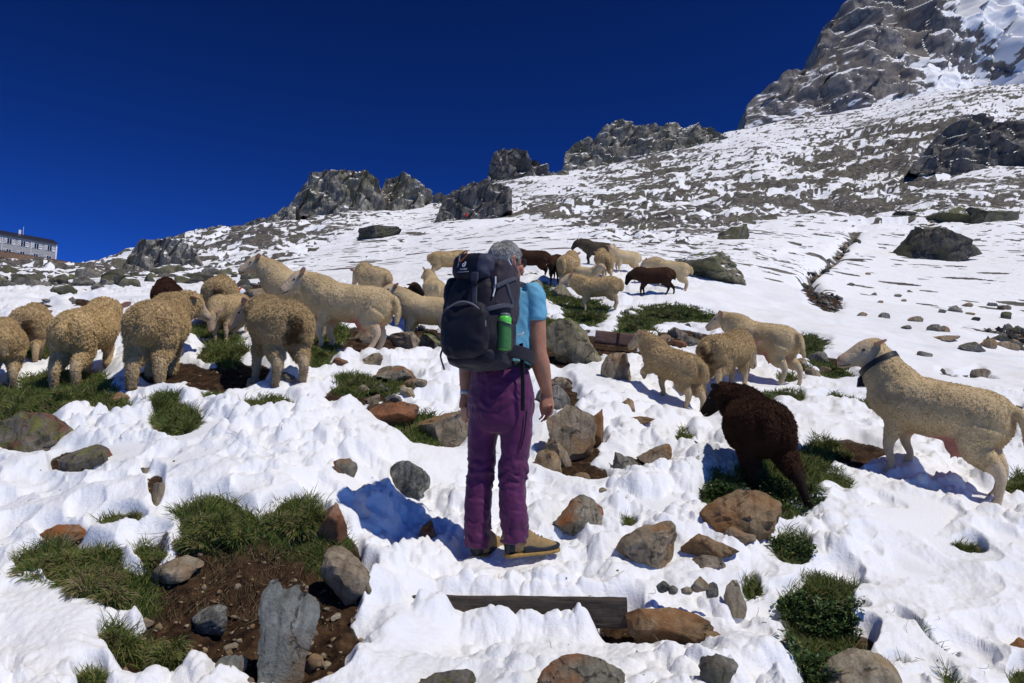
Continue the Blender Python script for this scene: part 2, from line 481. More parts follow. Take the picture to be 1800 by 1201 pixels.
GZ = GZ + (soil_h * (1 - ledge) + (snow_h * scale) * ledge - .062) * sstep(26.3, 24, GY)
# coarser relief a little farther off
GZ += sstep(9, 16, GY) * sstep(26.3, 20, GY) * (.10 * fbm2(GX, GY, 2.2, 3, 51))

def gz(x, y):
    """height of the finished near ground"""
    y = min(max(y, 1.33), 26.0); a = x / y
    j = float(np.interp(a, NA, np.arange(len(NA)))); i = float(np.interp(y, NY, np.arange(len(NY))))
    j0 = min(int(j), len(NA) - 2); i0 = min(int(i), len(NY) - 2); fj = j - j0; fi = i - i0
    return float((1 - fi) * ((1 - fj) * GZ[i0, j0] + fj * GZ[i0, j0 + 1]) + fi * ((1 - fj) * GZ[i0 + 1, j0] + fj * GZ[i0 + 1, j0 + 1]))

# ------------------------------------------------------------------ ground materials
def snow_mat():
    m, n, b = new_mat('snow', .62, .35)
    tc = N(n, 'ShaderNodeTexCoord').outputs['Object']
    big = noise(n, .9, 3, .5, tc)
    c = ramp(n, big.outputs['Fac'], [(.30, (.77, .80, .83)), (.52, (.86, .875, .89)), (.72, (.82, .825, .82))])
    st = noise(n, 2.3, 2, .5, tc)
    dirty = ramp(n, st.outputs['Fac'], [(.70, (0, 0, 0)), (.80, (1, 1, 1))])
    gr = noise(n, 90, 3, .7, tc)
    spk = ramp(n, gr.outputs['Fac'], [(.70, (0, 0, 0)), (.76, (1, 1, 1))])
    f = math_(n, 'MULTIPLY', dirty.outputs[0], spk.outputs[0])
    col = mixc(n, math_(n, 'MULTIPLY', dirty.outputs[0], .25), c.outputs[0], (.80, .76, .64))
    col = mixc(n, math_(n, 'MULTIPLY', f, .5), col, (.30, .24, .17))
    # towards the bare patches the cover thins out to wet earth
    le = N(n, 'ShaderNodeAttribute', attribute_name='cover').outputs['Fac']
    gr2 = N(n, 'ShaderNodeAttribute', attribute_name='grassy').outputs['Fac']
    en = noise(n, 38, 4, .65, tc)
    kk = math_(n, 'ADD', le, math_(n, 'MULTIPLY', math_(n, 'SUBTRACT', en.outputs['Fac'], .5), .10))
    soilc = mixc(n, gr2, ramp(n, en.outputs['Fac'], [(.3, (.012, .007, .004)), (.7, (.075, .045, .024))]).outputs[0], (.035, .052, .012))
    rimf = ramp(n, kk, [(.10, (1, 1, 1)), (.155, (0, 0, 0))]).outputs[0]
    wet = ramp(n, kk, [(.15, (1, 1, 1)), (.34, (0, 0, 0))]).outputs[0]
    col = mixc(n, math_(n, 'MULTIPLY', wet, .22), col, (.52, .50, .46))
    col = mixc(n, rimf, col, soilc)
    n.links.new(col, b.inputs['Base Color'])
    f1 = noise(n, 55, 5, .65, tc)
    f2 = noise(n, 260, 2, .6, tc)
    h = math_(n, 'ADD', f1.outputs['Fac'], math_(n, 'MULTIPLY', f2.outputs['Fac'], .35))
    bump(n, b, h, .55, .012)
    return m

def earth_mat():
    m, n, b = new_mat('earth', .95, .15)
    tc = N(n, 'ShaderNodeTexCoord').outputs['Object']
    a = N(n, 'ShaderNodeAttribute', attribute_name='grassy').outputs['Fac']
    s1 = noise(n, 14, 6, .65, tc)
    soil = ramp(n, s1.outputs['Fac'], [(.30, (.010, .006, .004)), (.48, (.036, .019, .010)), (.62, (.070, .040, .020)), (.8, (.15, .10, .062))])
    s2 = noise(n, 42, 4, .7, tc)
    peb = ramp(n, s2.outputs['Fac'], [(.66, (0, 0, 0)), (.73, (1, 1, 1))])
    soil2 = mixc(n, math_(n, 'MULTIPLY', peb.outputs[0], .55), soil.outputs[0], (.30, .24, .17))
    g1 = noise(n, 22, 5, .6, tc)
    turf = ramp(n, g1.outputs['Fac'], [(.3, (.012, .020, .005)), (.55, (.030, .050, .011)), (.75, (.07, .078, .02))])
    col = mixc(n, a, soil2, turf.outputs[0])
    n.links.new(col, b.inputs['Base Color'])
    h = math_(n, 'ADD', s1.outputs['Fac'], math_(n, 'MULTIPLY', s2.outputs['Fac'], .5))
    bump(n, b, h, .8, .03)
    return m

M_SNOW = snow_mat()
M_EARTH = earth_mat()

ny, na = GX.shape
V = np.stack([GX, GY, GZ], -1).reshape(-1, 3)
iss = (ledge > .16)
iss = (ledge > .03)
fq = (iss[:-1, :-1].astype(int) + iss[:-1, 1:] + iss[1:, 1:] + iss[1:, :-1]).reshape(-1) >= 1
me, used = grid_mesh('snow', V, na, ny, fq)
fattr(me, 'cover', ledge.reshape(-1)[used])
fattr(me, 'grassy', grassy.reshape(-1)[used])
obj('snow', me, M_SNOW, kind='structure')
me, used = grid_mesh('ground', V, na, ny, ~fq)
fattr(me, 'grassy', grassy.reshape(-1)[used])
obj('ground', me, M_EARTH, kind='structure')

# ------------------------------------------------------------------ the far slope
def far_mat():
    m, n, b = new_mat('mountain', .85, .2)
    geo = N(n, 'ShaderNodeNewGeometry')
    tc = N(n, 'ShaderNodeTexCoord').outputs['Object']
    a = N(n, 'ShaderNodeAttribute', attribute_name='bare').outputs['Fac']
    n1 = noise(n, .9, 5, .65, tc)
    n2 = noise(n, .16, 5, .6, tc)
    rock = ramp(n, n1.outputs['Fac'], [(.30, (.018, .018, .019)), (.5, (.095, .088, .078)), (.72, (.25, .225, .19))])
    green = mixc(n, ramp(n, n2.outputs['Fac'], [(.52, (0, 0, 0)), (.68, (1, 1, 1))]).outputs[0], rock.outputs[0], (.115, .112, .075))
    k = math_(n, 'ADD', a, math_(n, 'MULTIPLY', math_(n, 'SUBTRACT', n1.outputs['Fac'], .5), 1.3))
    f = ramp(n, k, [(.47, (0, 0, 0)), (.55, (1, 1, 1))])
    col = mixc(n, f.outputs[0], (.86, .88, .90), green)
    n.links.new(col, b.inputs['Base Color'])
    bump(n, b, n1.outputs['Fac'], .7, .35)
    return m
M_FAR = far_mat()

FA = np.concatenate([np.linspace(-1.6, -.74, 36)[:-1], np.linspace(-.74, .74, 590), np.linspace(.74, 1.6, 36)[1:]])
FY = np.exp(np.linspace(math.log(25.0), math.log(900), 450))
fy, fa = np.meshgrid(FY, FA, indexing='ij')
FX = fa * fy; FZ0 = CAMZ + fy * tbase(fa, np.log(fy))
FPX, FPY = project(FX, fy, FZ0)
amp = sstep(25, 60, fy)
q = np.radians(18)                                   # the beds of rock dip gently
lift = FX * math.sin(q) * .55
def terr(step, warp_sc, seed, lo=.62):
    wz = fbm2(FX, fy, warp_sc, 4, seed) * step * 1.5
    h = (FZ0 - lift + wz) / step
    f = h - np.floor(h)
    s = sstep(lo, .98, f)
    return (s - f) * step, np.exp(-((f - (lo + .98) / 2) / .16) ** 2)
t1, c1 = terr(7.0, 46, 101)
t2, c2 = terr(2.3, 15, 111)
t3, c3 = terr(.9, 6, 121, .5)
rocky = sstep(-.30, .35, fbm2(FX, fy, 60, 4, 131) + .10)
def band(cx, cy, hw, hh, tl=0):
    ang = R(tl); dx = FPX - cx; dy = FPY - cy
    u = (dx * math.cos(ang) + dy * math.sin(ang)) / hw; v = (-dx * math.sin(ang) + dy * math.cos(ang)) / hh
    return np.exp(-(u * u + v * v) ** 2)
# open snow fields and rocky belts as the photo shows them
openf = np.clip(band(860, 415, 170, 32, -6) + band(640, 420, 110, 32, -25) + band(690, 350, 60, 16, -10) + band(1600, 520, 260, 70, 0) + band(1340, 240, 70, 24) + band(980, 305, 40, 30) + band(1500, 425, 110, 22, -10)
                + band(700, 480, 120, 30, -20) + band(960, 455, 120, 26, -8) + band(1300, 520, 120, 30) + band(1420, 390, 90, 14) + band(1740, 420, 90, 40) + band(1560, 180, 110, 16, -10) + band(1700, 60, 120, 50, -30) * .8, 0, 1)
belt = np.clip(band(120, 480, 240, 26) * 1.1 + band(1350, 345, 330, 50, -6) + band(1600, 260, 220, 40, -10) + band(380, 430, 130, 34, -12) * .9 + band(520, 400, 70, 24, 10) * .6 + band(1060, 390, 170, 30, 4) * .7 + band(1460, 440, 120, 26, -15) * .9 + band(1160, 330, 110, 40) * .6 + band(1740, 365, 110, 26, -5), 0, 1.2)
rk = np.clip(rocky * .55 + belt * .75, 0, 1) * (1 - .92 * openf)
near_l = sstep(120, 60, fy)
FZ = FZ0 + amp * (rk * (t1 * .38 * sstep(60, 130, fy) + t2 * .50 * sstep(25, 60, fy)) + rk * t3 * .5 * sstep(300, 120, fy) + 1.4 * fbm2(FX, fy, 30, 4, 141) * sstep(40, 160, fy) + .22 * fbm2(FX, fy, 5, 4, 151) * (.3 + rk)
                  + .28 * rk * lumps(FX, fy, 3.2, 161, .4) + .5 * rk * lumps(FX, fy, 6.5, 162, .25) * sstep(60, 120, fy))
gx_ = np.gradient(FZ, axis=0) / np.gradient(fy, axis=0)
isl = sstep(60, 140, fy)
ani = (1 - isl) * (fbm2(FX + .5 * fy, fy, .9, 5, 191, .62) - .12) + isl * fbm2(FX + .9 * fy, (fy - .35 * FX) * 1.3, 5.0, 6, 192, .66)
cl_ = fbm2(FX + .6 * fy, fy, 38, 4, 194)
cover = -.02 + .36 * cl_ - .45 * openf + .11 * belt * (1 - openf)
strk = sstep(.20, -.12, .13 - cover - ani * .6)
strk2 = sstep(.14, .32, fbm2(FX + .9 * fy, (fy - .35 * FX) * 1.2, 17, 5, 196, .6) - .45 * openf + .05 * belt) * sstep(40, 90, fy)
strk = np.maximum(strk, strk2)
bare_f = strk * .47 * sstep(25, 34, fy) + .10 + .42 * rk * (.35 + .65 * strk) * (.34 * np.maximum(c1 * sstep(60, 130, fy), np.maximum(c2, c3 * .9)) + .16 + .22 * fbm2(FX, fy, 9, 4, 171)) + .25 * np.clip(gx_ - .75, 0, 1) * rk
gxp = np.interp(FPY, [395, 455, 488, 515, 548], [1508, 1462, 1418, 1436, 1482])
gul = np.exp(-((FPX - gxp) / 13) ** 2) * sstep(390, 405, FPY) * sstep(560, 545, FPY)
bare_f = np.maximum(bare_f, gul * (.75 + .35 * fbm2(FX, fy, 1.2, 3, 187)))
FZ = FZ - gul * .5
spots = lumps(FX, fy, 1.3, 188, .10) + .7 * lumps(FX, fy, .7, 189, .07)
bare_f = np.maximum(bare_f, sstep(.12, .35, spots) * .75 * sstep(24, 28, fy)) 
bare_f += .16 * sstep(.25, .7, fbm2(FX, fy, 2.5, 4, 181)) * (1 - .6 * openf) * sstep(25, 40, fy)
FZ -= .03 * sstep(30, 25, fy) 
V = np.stack([FX, fy, FZ], -1).reshape(-1, 3)
me, used = grid_mesh('mountain_slope', V, len(FA), len(FY))
fattr(me, 'bare', bare_f.reshape(-1))
obj('mountain_slope', me, M_FAR, kind='structure')

def fz(x, y):
    a = x / y
    j = float(np.interp(a, FA, np.arange(len(FA)))); i = float(np.interp(math.log(y), np.log(FY), np.arange(len(FY))))
    j0 = min(int(j), len(FA) - 2); i0 = min(int(i), len(FY) - 2); fj = j - j0; fi = i - i0
    return float((1 - fi) * ((1 - fj) * FZ[i0, j0] + fj * FZ[i0, j0 + 1]) + fi * ((1 - fj) * FZ[i0 + 1, j0] + fj * FZ[i0 + 1, j0 + 1]))

def ground(x, y):
    return gz(x, y) if y < 25.5 else fz(x, y)
# ------------------------------------------------------------------ rocks
def ico(sub):
    bm = bmesh.new()
    bmesh.ops.create_icosphere(bm, subdivisions=sub, radius=1.0)
    v = np.array([x.co[:] for x in bm.verts]); f = np.array([[x.index for x in p.verts] for p in bm.faces])
    bm.free()
    return v, f
ICO = {s: ico(s) for s in (1, 2, 3, 4, 5)}

def fast_tri(name, Vv, Ff):
    me = bpy.data.meshes.new(name)
    me.vertices.add(len(Vv)); me.vertices.foreach_set('co', np.asarray(Vv, np.float32).ravel())
    k = Ff.shape[1]
    me.loops.add(len(Ff) * k); me.loops.foreach_set('vertex_index', Ff.astype(np.int32).ravel())
    me.polygons.add(len(Ff)); me.polygons.foreach_set('loop_start', np.arange(0, len(Ff) * k, k, dtype=np.int32))
    me.polygons.foreach_set('loop_total', np.full(len(Ff), k, np.int32))
    me.update(calc_edges=True)
    return me

def rock_mesh(name, dims, seed, sub=4, planes=9, rough=.05, rounded=.0):
    r = np.random.default_rng(seed)
    P = ICO[sub][0].copy()
    for k in range(planes):
        nrm = r.normal(size=3); nrm /= np.linalg.norm(nrm)
        d = r.uniform(.40, .78) + rounded * .22
        s = P @ nrm
        P -= np.outer(np.maximum(s - d, 0) * (1 - .22 * rounded), nrm)
    off = r.uniform(-50, 50, 3)
    ln = P / np.linalg.norm(P, axis=1)[:, None]
    P += ln * (fbm3(P + off, .9, 3, seed) * rough * 1.4)[:, None]
    P += ln * (fbm3(P + off, .32, 4, seed + 5, .55) * rough)[:, None]
    crack = 1 - np.abs(fbm3(P * [1, 1, 1.8] + off, .7, 3, seed + 9)) * 3
    P -= ln * (np.clip(crack, 0, 1) ** 4 * rough * .9)[:, None]
    lo, hi = P.min(0), P.max(0)
    P = (P - (lo + hi) / 2) / (hi - lo) * np.array(dims)
    me = fast_tri(name, P, ICO[sub][1])
    smooth(me)
    try: me.set_sharp_from_angle(angle=R(38))
    except Exception: pass
    return me

def rock_mat(name, dark, mid, light, scale=9, stain=None, stain_amt=.5, lichen=None, lichen_amt=.5, snow=0.0, cap=None, wet=False):
    m, n, b = new_mat(name, .38 if wet else .86, .45 if wet else .22)
    oi = N(n, 'ShaderNodeObjectInfo')
    tc = N(n, 'ShaderNodeTexCoord').outputs['Object']
    vm = N(n, 'ShaderNodeVectorMath', operation='ADD'); n.links.new(tc, vm.inputs[0])
    vs_ = N(n, 'ShaderNodeVectorMath', operation='SCALE'); vs_.inputs['Scale'].default_value = 40
    cb = N(n, 'ShaderNodeCombineXYZ')
    for i in range(3): n.links.new(oi.outputs['Random'], cb.inputs[i])
    n.links.new(cb.outputs[0], vs_.inputs[0]); n.links.new(vs_.outputs[0], vm.inputs[1])
    v = vm.outputs[0]
    n1 = noise(n, scale, 6, .68, v, .4)
    n2 = noise(n, scale * 8, 6, .78, v)
    mix = math_(n, 'ADD', math_(n, 'MULTIPLY', n1.outputs['Fac'], .62), math_(n, 'MULTIPLY', n2.outputs['Fac'], .38))
    c = ramp(n, mix, [(.30, dark), (.49, mid), (.66, light)]).outputs[0]
    vo = N(n, 'ShaderNodeTexVoronoi', feature='DISTANCE_TO_EDGE'); vo.inputs['Scale'].default_value = scale * .55
    wv2 = N(n, 'ShaderNodeVectorMath', operation='SCALE'); wv2.inputs['Scale'].default_value = .9 / scale
    n.links.new(n1.outputs['Color'], wv2.inputs[0])
    va = N(n, 'ShaderNodeVectorMath', operation='ADD'); n.links.new(v, va.inputs[0]); n.links.new(wv2.outputs[0], va.inputs[1]); n.links.new(va.outputs[0], vo.inputs['Vector'])
    crk = ramp(n, vo.outputs['Distance'], [(0, (1, 1, 1)), (.035, (0, 0, 0))]).outputs[0]
    n5 = noise(n, scale * 2.4, 3, .5, v)
    crk = math_(n, 'MULTIPLY', crk, ramp(n, n5.outputs['Fac'], [(.46, (0, 0, 0)), (.58, (1, 1, 1))]).outputs[0])
    c = mixc(n, math_(n, 'MULTIPLY', crk, .75), c, tuple(x * .5 for x in dark))
    # strata lines
    wv = N(n, 'ShaderNodeTexWave'); wv.inputs['Scale'].default_value = scale * .55; wv.inputs['Distortion'].default_value = 7; wv.inputs['Detail'].default_value = 4
    n.links.new(v, wv.inputs['Vector'])
    c = mixc(n, math_(n, 'MULTIPLY', ramp(n, wv.outputs['Fac'], [(.0, (1, 1, 1)), (.22, (0, 0, 0))]).outputs[0], .38), c, dark)
    if stain:
        n3 = noise(n, scale * .42, 4, .6, v)
        f = ramp(n, n3.outputs['Fac'], [(.55 - .22 * stain_amt, (0, 0, 0)), (.62, (1, 1, 1))]).outputs[0]
        c = mixc(n, math_(n, 'MULTIPLY', f, .85), c, mixc(n, n2.outputs['Fac'], tuple(x * .45 for x in stain), tuple(min(1, x * 1.5) for x in stain)))
    if lichen:
        n4 = noise(n, scale * 1.3, 6, .75, v)
        f = ramp(n, n4.outputs['Fac'], [(.60 - .2 * lichen_amt, (0, 0, 0)), (.65, (1, 1, 1))]).outputs[0]
        c = mixc(n, f, c, mixc(n, n2.outputs['Fac'], tuple(x * .5 for x in lichen), tuple(x * 1.4 for x in lichen)))
    if snow or cap:
        geo = N(n, 'ShaderNodeNewGeometry')
        sx = N(n, 'ShaderNodeSeparateXYZ'); n.links.new(geo.outputs['Normal'], sx.inputs[0])
        k = math_(n, 'ADD', math_(n, 'ADD', sx.outputs['Z'], N(n, 'ShaderNodeAttribute', attribute_name='snowy').outputs['Fac']), math_(n, 'MULTIPLY', math_(n, 'SUBTRACT', n1.outputs['Fac'], .5), 1.1))
        if cap:
            f = ramp(n, k, [(.55, (0, 0, 0)), (.8, (1, 1, 1))]).outputs[0]
            c = mixc(n, f, c, mixc(n, n2.outputs['Fac'], tuple(x * .4 for x in cap), tuple(x * 1.5 for x in cap)))
        if snow:
            f = ramp(n, k, [(snow, (0, 0, 0)), (snow + .08, (1, 1, 1))]).outputs[0]
            c = mixc(n, f, c, (.86, .88, .90))
    n.links.new(c, b.inputs['Base Color'])
    bump(n, b, math_(n, 'SUBTRACT', mix, math_(n, 'MULTIPLY', crk, .35)), .95, .035)
    return m

def where_label(kind, wd, noun, place):
    size = 'tiny' if wd < 9 else 'small' if wd < 14 else 'medium-sized' if wd < 22 else 'big' if wd < 32 else 'very big'
    return f"{size} {dict(olive='olive', grey='grey', dark='dark', tan='tan', cream='pale', red='reddish')[kind]} {noun} {place}"

RM = {
 'orange': rock_mat('orange_rock', (.065, .040, .021), (.27, .185, .100), (.48, .365, .22), 7, (.27, .125, .045), .4),
 'tan': rock_mat('tan_rock', (.065, .050, .033), (.27, .215, .145), (.47, .39, .285), 8, (.29, .165, .075), .2),
 'grey': rock_mat('grey_rock', (.045, .042, .036), (.19, .178, .15), (.38, .36, .31), 9, (.10, .09, .06), .3),
 'spot': rock_mat('speckled_rock', (.03, .03, .027), (.22, .215, .19), (.47, .46, .42), 14, (.025, .024, .02), .35),
 'greyor': rock_mat('rusty_grey_rock', (.05, .045, .035), (.21, .19, .14), (.40, .36, .28), 10, (.32, .11, .025), .45),
 'red': rock_mat('red_rock', (.06, .030, .018), (.24, .125, .07), (.40, .26, .17), 9, (.30, .11, .04), .5),
 'pale': rock_mat('pale_slab_rock', (.05, .053, .045), (.19, .20, .175), (.36, .365, .335), 8, (.20, .14, .08), .3, wet=True),
 'cream': rock_mat('cream_rock', (.12, .09, .05), (.40, .34, .24), (.60, .53, .41), 8, (.30, .19, .07), .4),
 'lichen': rock_mat('lichen_rock', (.035, .03, .025), (.15, .13, .105), (.30, .26, .21), 10, (.22, .09, .05), .25, (.20, .21, .045), .55),
 'moss': rock_mat('mossy_rock', (.06, .055, .035), (.22, .19, .12), (.38, .34, .23), 6, None, 0, None, 0, 0, (.10, .125, .022)),
 'dark': rock_mat('dark_rock', (.014, .014, .013), (.075, .070, .060), (.17, .155, .125), 1.6, (.08, .08, .035), .35),
 'olive': rock_mat('olive_boulder', (.03, .029, .021), (.14, .128, .085), (.27, .24, .165), 1.6, (.12, .12, .05), .4, snow=.80),
}

def rock(px, py, wd, ht, kind, label, seed, planes=9, rounded=.0, yaw=None, thick=.8, sink=.26, tilt=(0, 0), cat='rock', group=None, sub=None, y=None, name='rock', lift=0.0):
    if y is None:
        p = hit(px, py + ht * .40)
    else:
        p = at(px, py + ht * .40, y)
    d = p[1]
    k = math.hypot(p[0], d) / F * .985
    W, H = wd * k, ht * k
    D = W * thick
    me = rock_mesh('rock', (W, D, H * 1.18), seed, sub or (4 if wd > 32 else 3), planes + 4, .085 if wd > 100 else .06, rounded * .6)
    zc = (ground(p[0], d + D * .2) if y is None else p[2]) + H * (.5 - sink) + lift
    o = obj(name, me, RM[kind], loc=(p[0], d + D * .30, zc))
    o.rotation_euler = (R(tilt[0]), R(tilt[1]), R(yaw if yaw is not None else (seed * 37) % 24 - 12))
    tag(o, label, cat, group)
    return o

rock(1310, 903, 152, 84, 'orange', 'big rounded orange-brown boulder just below the black sheep', 11, 6, 1.2, yaw=-6, tilt=(0, 5), cat='boulder')
rock(1148, 964, 112, 70, 'tan', 'smooth brown wedge-shaped rock under a snow cap, right of the hiker boots', 12, 8, .45, tilt=(0, -18))
rock(1252, 962, 100, 46, 'orange', 'flat rust-brown stone slab lying on top of another slab', 13, 7, .1, thick=.6)
rock(1305, 944, 50, 26, 'tan', 'small brown stone wedged between orange boulder and flat slab', 14, 8, .2)
rock(1245, 988, 62, 22, 'tan', 'thin brown stone underneath the flat rust-brown slab', 15, 8, .2, thick=.5)
rock(1192, 1074, 172, 66, 'orange', 'long orange-brown block at the right end of the timber step', 16, 10, .3, thick=.5, yaw=0, sink=.05, cat='boulder')
rock(1294, 1040, 38, 54, 'cream', 'pale grey stone standing upright beside the long orange block', 17, 8, .3, sink=.02)
for i, (a, b_, c_, d_, lab) in enumerate([(1168, 1036, 26, 18, 'dark pebble at the left of the row on the long block'), (1184, 1040, 17, 13, 'small grey pebble in the row on the long orange block'), (1209, 1041, 20, 12, 'whitish pebble in the row on the long orange block'),
        (1232, 1032, 31, 24, 'pale round pebble, largest on the long orange block'), (1254, 1042, 22, 24, 'brown-grey pebble next to the upright pale stone')]):
    q0 = hit(1192, 1074 + 26)
    rock(a, b_, c_, d_, ('grey', 'grey', 'cream', 'cream', 'grey')[i], lab, 180 + i, 7, .5, y=q0[1] + .16, sink=0, cat='pebble', name='pebble')
rock(1019, 902, 92, 66, 'greyor', 'grey speckled rock with a rusty lower edge, alone in the snow right of the boots', 21, 10, .2)
rock(1022, 1188, 158, 60, 'greyor', 'broad brownish rock at the bottom edge, centre, with snow on its back', 22, 9, .35, thick=.6)
rock(766, 1186, 134, 64, 'lichen', 'broad lichen-flecked rock at the bottom edge, left of centre', 23, 10, .3, thick=.6)
rock(1268, 1186, 66, 52, 'grey', 'dark grey rock at the bottom edge beside trampled snow', 24, 8, .4)
rock(1532, 1168, 132, 88, 'cream', 'large pale cream rock half hidden by green plants at the bottom', 25, 10, .4, cat='boulder')
rock(716, 826, 78, 64, 'spot', 'light grey rock with black spots, left of the hiker knees', 26, 9, .15)
rock(744, 840, 22, 17, 'tan', 'little brown stone touching the spotted grey rock', 27, 7, .3)
rock(606, 801, 42, 38, 'greyor', 'small brown-grey rock poking from snow above the round tussock', 28, 9, .1)
rock(494, 1094, 102, 176, 'pale', 'tall wet greenish-grey slab standing in the bare earth', 29, 7, .35, thick=.55, sink=.10, tilt=(-14, 6), yaw=10, cat='boulder', sub=5)
rock(601, 984, 92, 88, 'tan', 'round tan boulder set in the earth bank', 30, 8, .55, thick=.8, sink=.02, cat='boulder')
rock(583, 905, 54, 72, 'red', 'reddish leaning rock at the right of the grassy tussock', 31, 8, .2, sink=.05, tilt=(0, 16))
rock(361, 1050, 62, 42, 'spot', 'speckled whitish stone stuck in the earth bank below the turf', 32, 8, .6, lift=.02)
rock(305, 975, 80, 36, 'tan', 'brown stone sticking out below the turf edge', 33, 8, .4, lift=.02)
rock(402, 1142, 54, 46, 'pale', 'flat three-cornered grey-green stone at the foot of the earth bank', 34, 6, .0, thick=.5)
rock(98, 914, 82, 38, 'greyor', 'brown-grey slanting rock in the snow at left', 35, 8, .1, tilt=(0, -8))
rock(135, 787, 94, 54, 'lichen', 'lichen-covered low rock in lumpy snow at left', 36, 9, .3)
rock(28, 738, 120, 70, 'lichen', 'broad pinkish rock with yellow lichen cut by the left edge', 37, 9, .3, cat='boulder')
rock(277, 836, 22, 44, 'tan', 'narrow brown stone peeping from snow at left', 38, 7, .2)
rock(254, 797, 20, 20, 'tan', 'tiny brown stone above the narrow stone in snow', 39, 7, .2)
rock(752, 922, 32, 42, 'greyor', 'small rusty stone beside the hiker shadow', 40, 8, .2)
rock(778, 728, 94, 74, 'tan', 'large brown boulder behind the hiker left hand', 41, 8, .1, cat='boulder')
rock(688, 706, 92, 46, 'red', 'rust-red rock left of the grass clump', 42, 8, .1)
rock(692, 640, 74, 34, 'greyor', 'flat grey rock with an orange underside among turf', 43, 8, .2)
rock(654, 622, 36, 26, 'tan', 'small tan stone in snow below the rearing sheep', 44, 8, .1)
rock(596, 628, 30, 16, 'red', 'small brown stone in snow below the grass patch', 45, 8, .1)
rock(1006, 592, 104, 84, 'moss', 'large mossy grey boulder right of the hiker elbow', 46, 9, .25, cat='boulder', sink=.06)
rock(1084, 641, 56, 52, 'tan', 'brown rounded boulder in front of the trotting sheep', 47, 9, .3)
rock(1008, 745, 92, 92, 'tan', 'big split tan boulder beside the hiker right hand', 48, 8, .0, cat='boulder', sink=.06)
rock(1042, 736, 44, 66, 'orange', 'orange-sided slab leaning on the split tan boulder', 49, 7, .0, sink=.05)
rock(981, 771, 60, 52, 'tan', 'angular tan rock in front of the split boulder', 50, 7, .0)
rock(962, 797, 52, 50, 'orange', 'light orange rock nearest the hiker knee', 51, 7, .15)
rock(1101, 790, 46, 42, 'grey', 'left of two grey-brown rocks in the snow above the pale slope', 52, 7, .1)
rock(1151, 776, 60, 46, 'tan', 'right of two grey-brown rocks in the snow, with a sharp crest', 53, 7, .0)
rock(1104, 703, 28, 26, 'orange', 'small round orange stone in snow near the lifted hoof', 54, 8, .4)
rock(1128, 734, 54, 16, 'orange', 'flat tan stone in snow under the trotting sheep', 55, 7, .3)
rock(968, 684, 72, 58, 'grey', 'grey cracked boulder behind the hiker right forearm', 56, 8, .1, cat='boulder')
rock(986, 655, 44, 22, 'tan', 'thin flat brown stone behind the hiker forearm', 57, 7, .2)
rock(1192, 573, 40, 24, 'tan', 'squared brown stone on top of the small stone pile', 58, 6, .0)
rock(1165, 583, 28, 20, 'tan', 'small brown stone left of the squared stone', 59, 6, .0)
rock(1182, 594, 56, 16, 'red', 'reddish flat stone at the base of the small stone pile', 60, 6, .0)
rock(1218, 588, 40, 22, 'grey', 'grey stone right of the squared stone', 61, 8, .2)
rock(752, 580, 46, 40, 'moss', 'yellowish rounded rock behind the sheep legs left of the backpack', 62, 8, .4)
rock(712, 582, 56, 38, 'tan', 'brown slanting slab behind the pale sheep legs', 63, 7, .0)
rock(640, 574, 46, 30, 'tan', 'grey-tan boulder behind the legs of the rearing sheep', 64, 8, .2)
rock(940, 493, 34, 17, 'moss', 'yellow-green mossy stone just right of the hiker neck', 65, 8, .5)
rock(932, 506, 26, 14, 'tan', 'brown stone below the mossy stone right of the hiker neck', 66, 8, .3)
rock(992, 506, 40, 30, 'moss', 'mossy boulder under the head of the woolly sheep', 67, 8, .3)
rock(447, 660, 36, 20, 'tan', 'small stone between the hind legs of the dirty-rumped sheep', 68, 8, .2)
rock(503, 664, 32, 18, 'grey', 'small grey stone right of the dirty-rumped sheep', 69, 8, .2)
rock(202, 680, 36, 22, 'tan', 'tan stone on the turf beside the curly sheep hind leg', 70, 8, .3)
rock(1265, 470, 136, 62, 'olive', 'broad sloping brown rock slab behind the flock', 71, 7, .25, thick=1.3, sink=.1, cat='boulder', sub=5, tilt=(10, 8))
rock(1660, 428, 136, 76, 'dark', 'large dark boulder alone in the snowfield at upper right', 72, 9, .15, cat='boulder', sub=5)
rock(1292, 408, 58, 30, 'olive', 'green-brown boulder in the snow above the rock slab', 73, 9, .3, cat='boulder')
rock(1596, 372, 0.1 + 40, 14, 'olive', 'flat olive boulder left of the grey ledge at upper right', 74, 8, .3, cat='boulder')
rock(1690, 372, 90, 34, 'olive', 'long olive ledge above the dark boulder', 75, 8, .3, cat='boulder', tilt=(0, -4))
rock(1760, 376, 90, 36, 'olive', 'olive ledge above the snowfield at the right edge', 76, 8, .3, cat='boulder')
rock(663, 412, 84, 28, 'dark', 'dark crag rib in the snow gully below the twin summits', 77, 9, .2, cat='boulder', sub=5, tilt=(0, -8))
rock(1024, 812, 30, 18, 'tan', 'flat brown stone below the angular tan rock', 78, 8, .2)
rock(1060, 855, 16, 8, 'tan', 'tiny brown stone in the snow path below the boulders', 79, 8, .2)
rock(1795, 1098, 26, 20, 'orange', 'small brown stone at the right edge of the snow', 80, 8, .2)
rock(1320, 858, 0.1 + 22, 24, 'grey', 'small grey stone in the herbs below the black sheep', 81, 8, .3)
rock(1442, 618, 34, 20, 'grey', 'grey stone by the turf left of the collared sheep', 82, 8, .3)
rock(1432, 652, 28, 18, 'tan', 'pale stone in the turf patch left of the collared sheep', 83, 8, .3)
rock(1408, 628, 24, 16, 'cream', 'light stone in front of the turf beside the pink-uddered sheep', 84, 8, .3)
rock(1450, 640, 26, 18, 'lichen', 'yellowish stone in the turf left of the collared sheep', 85, 8, .3)
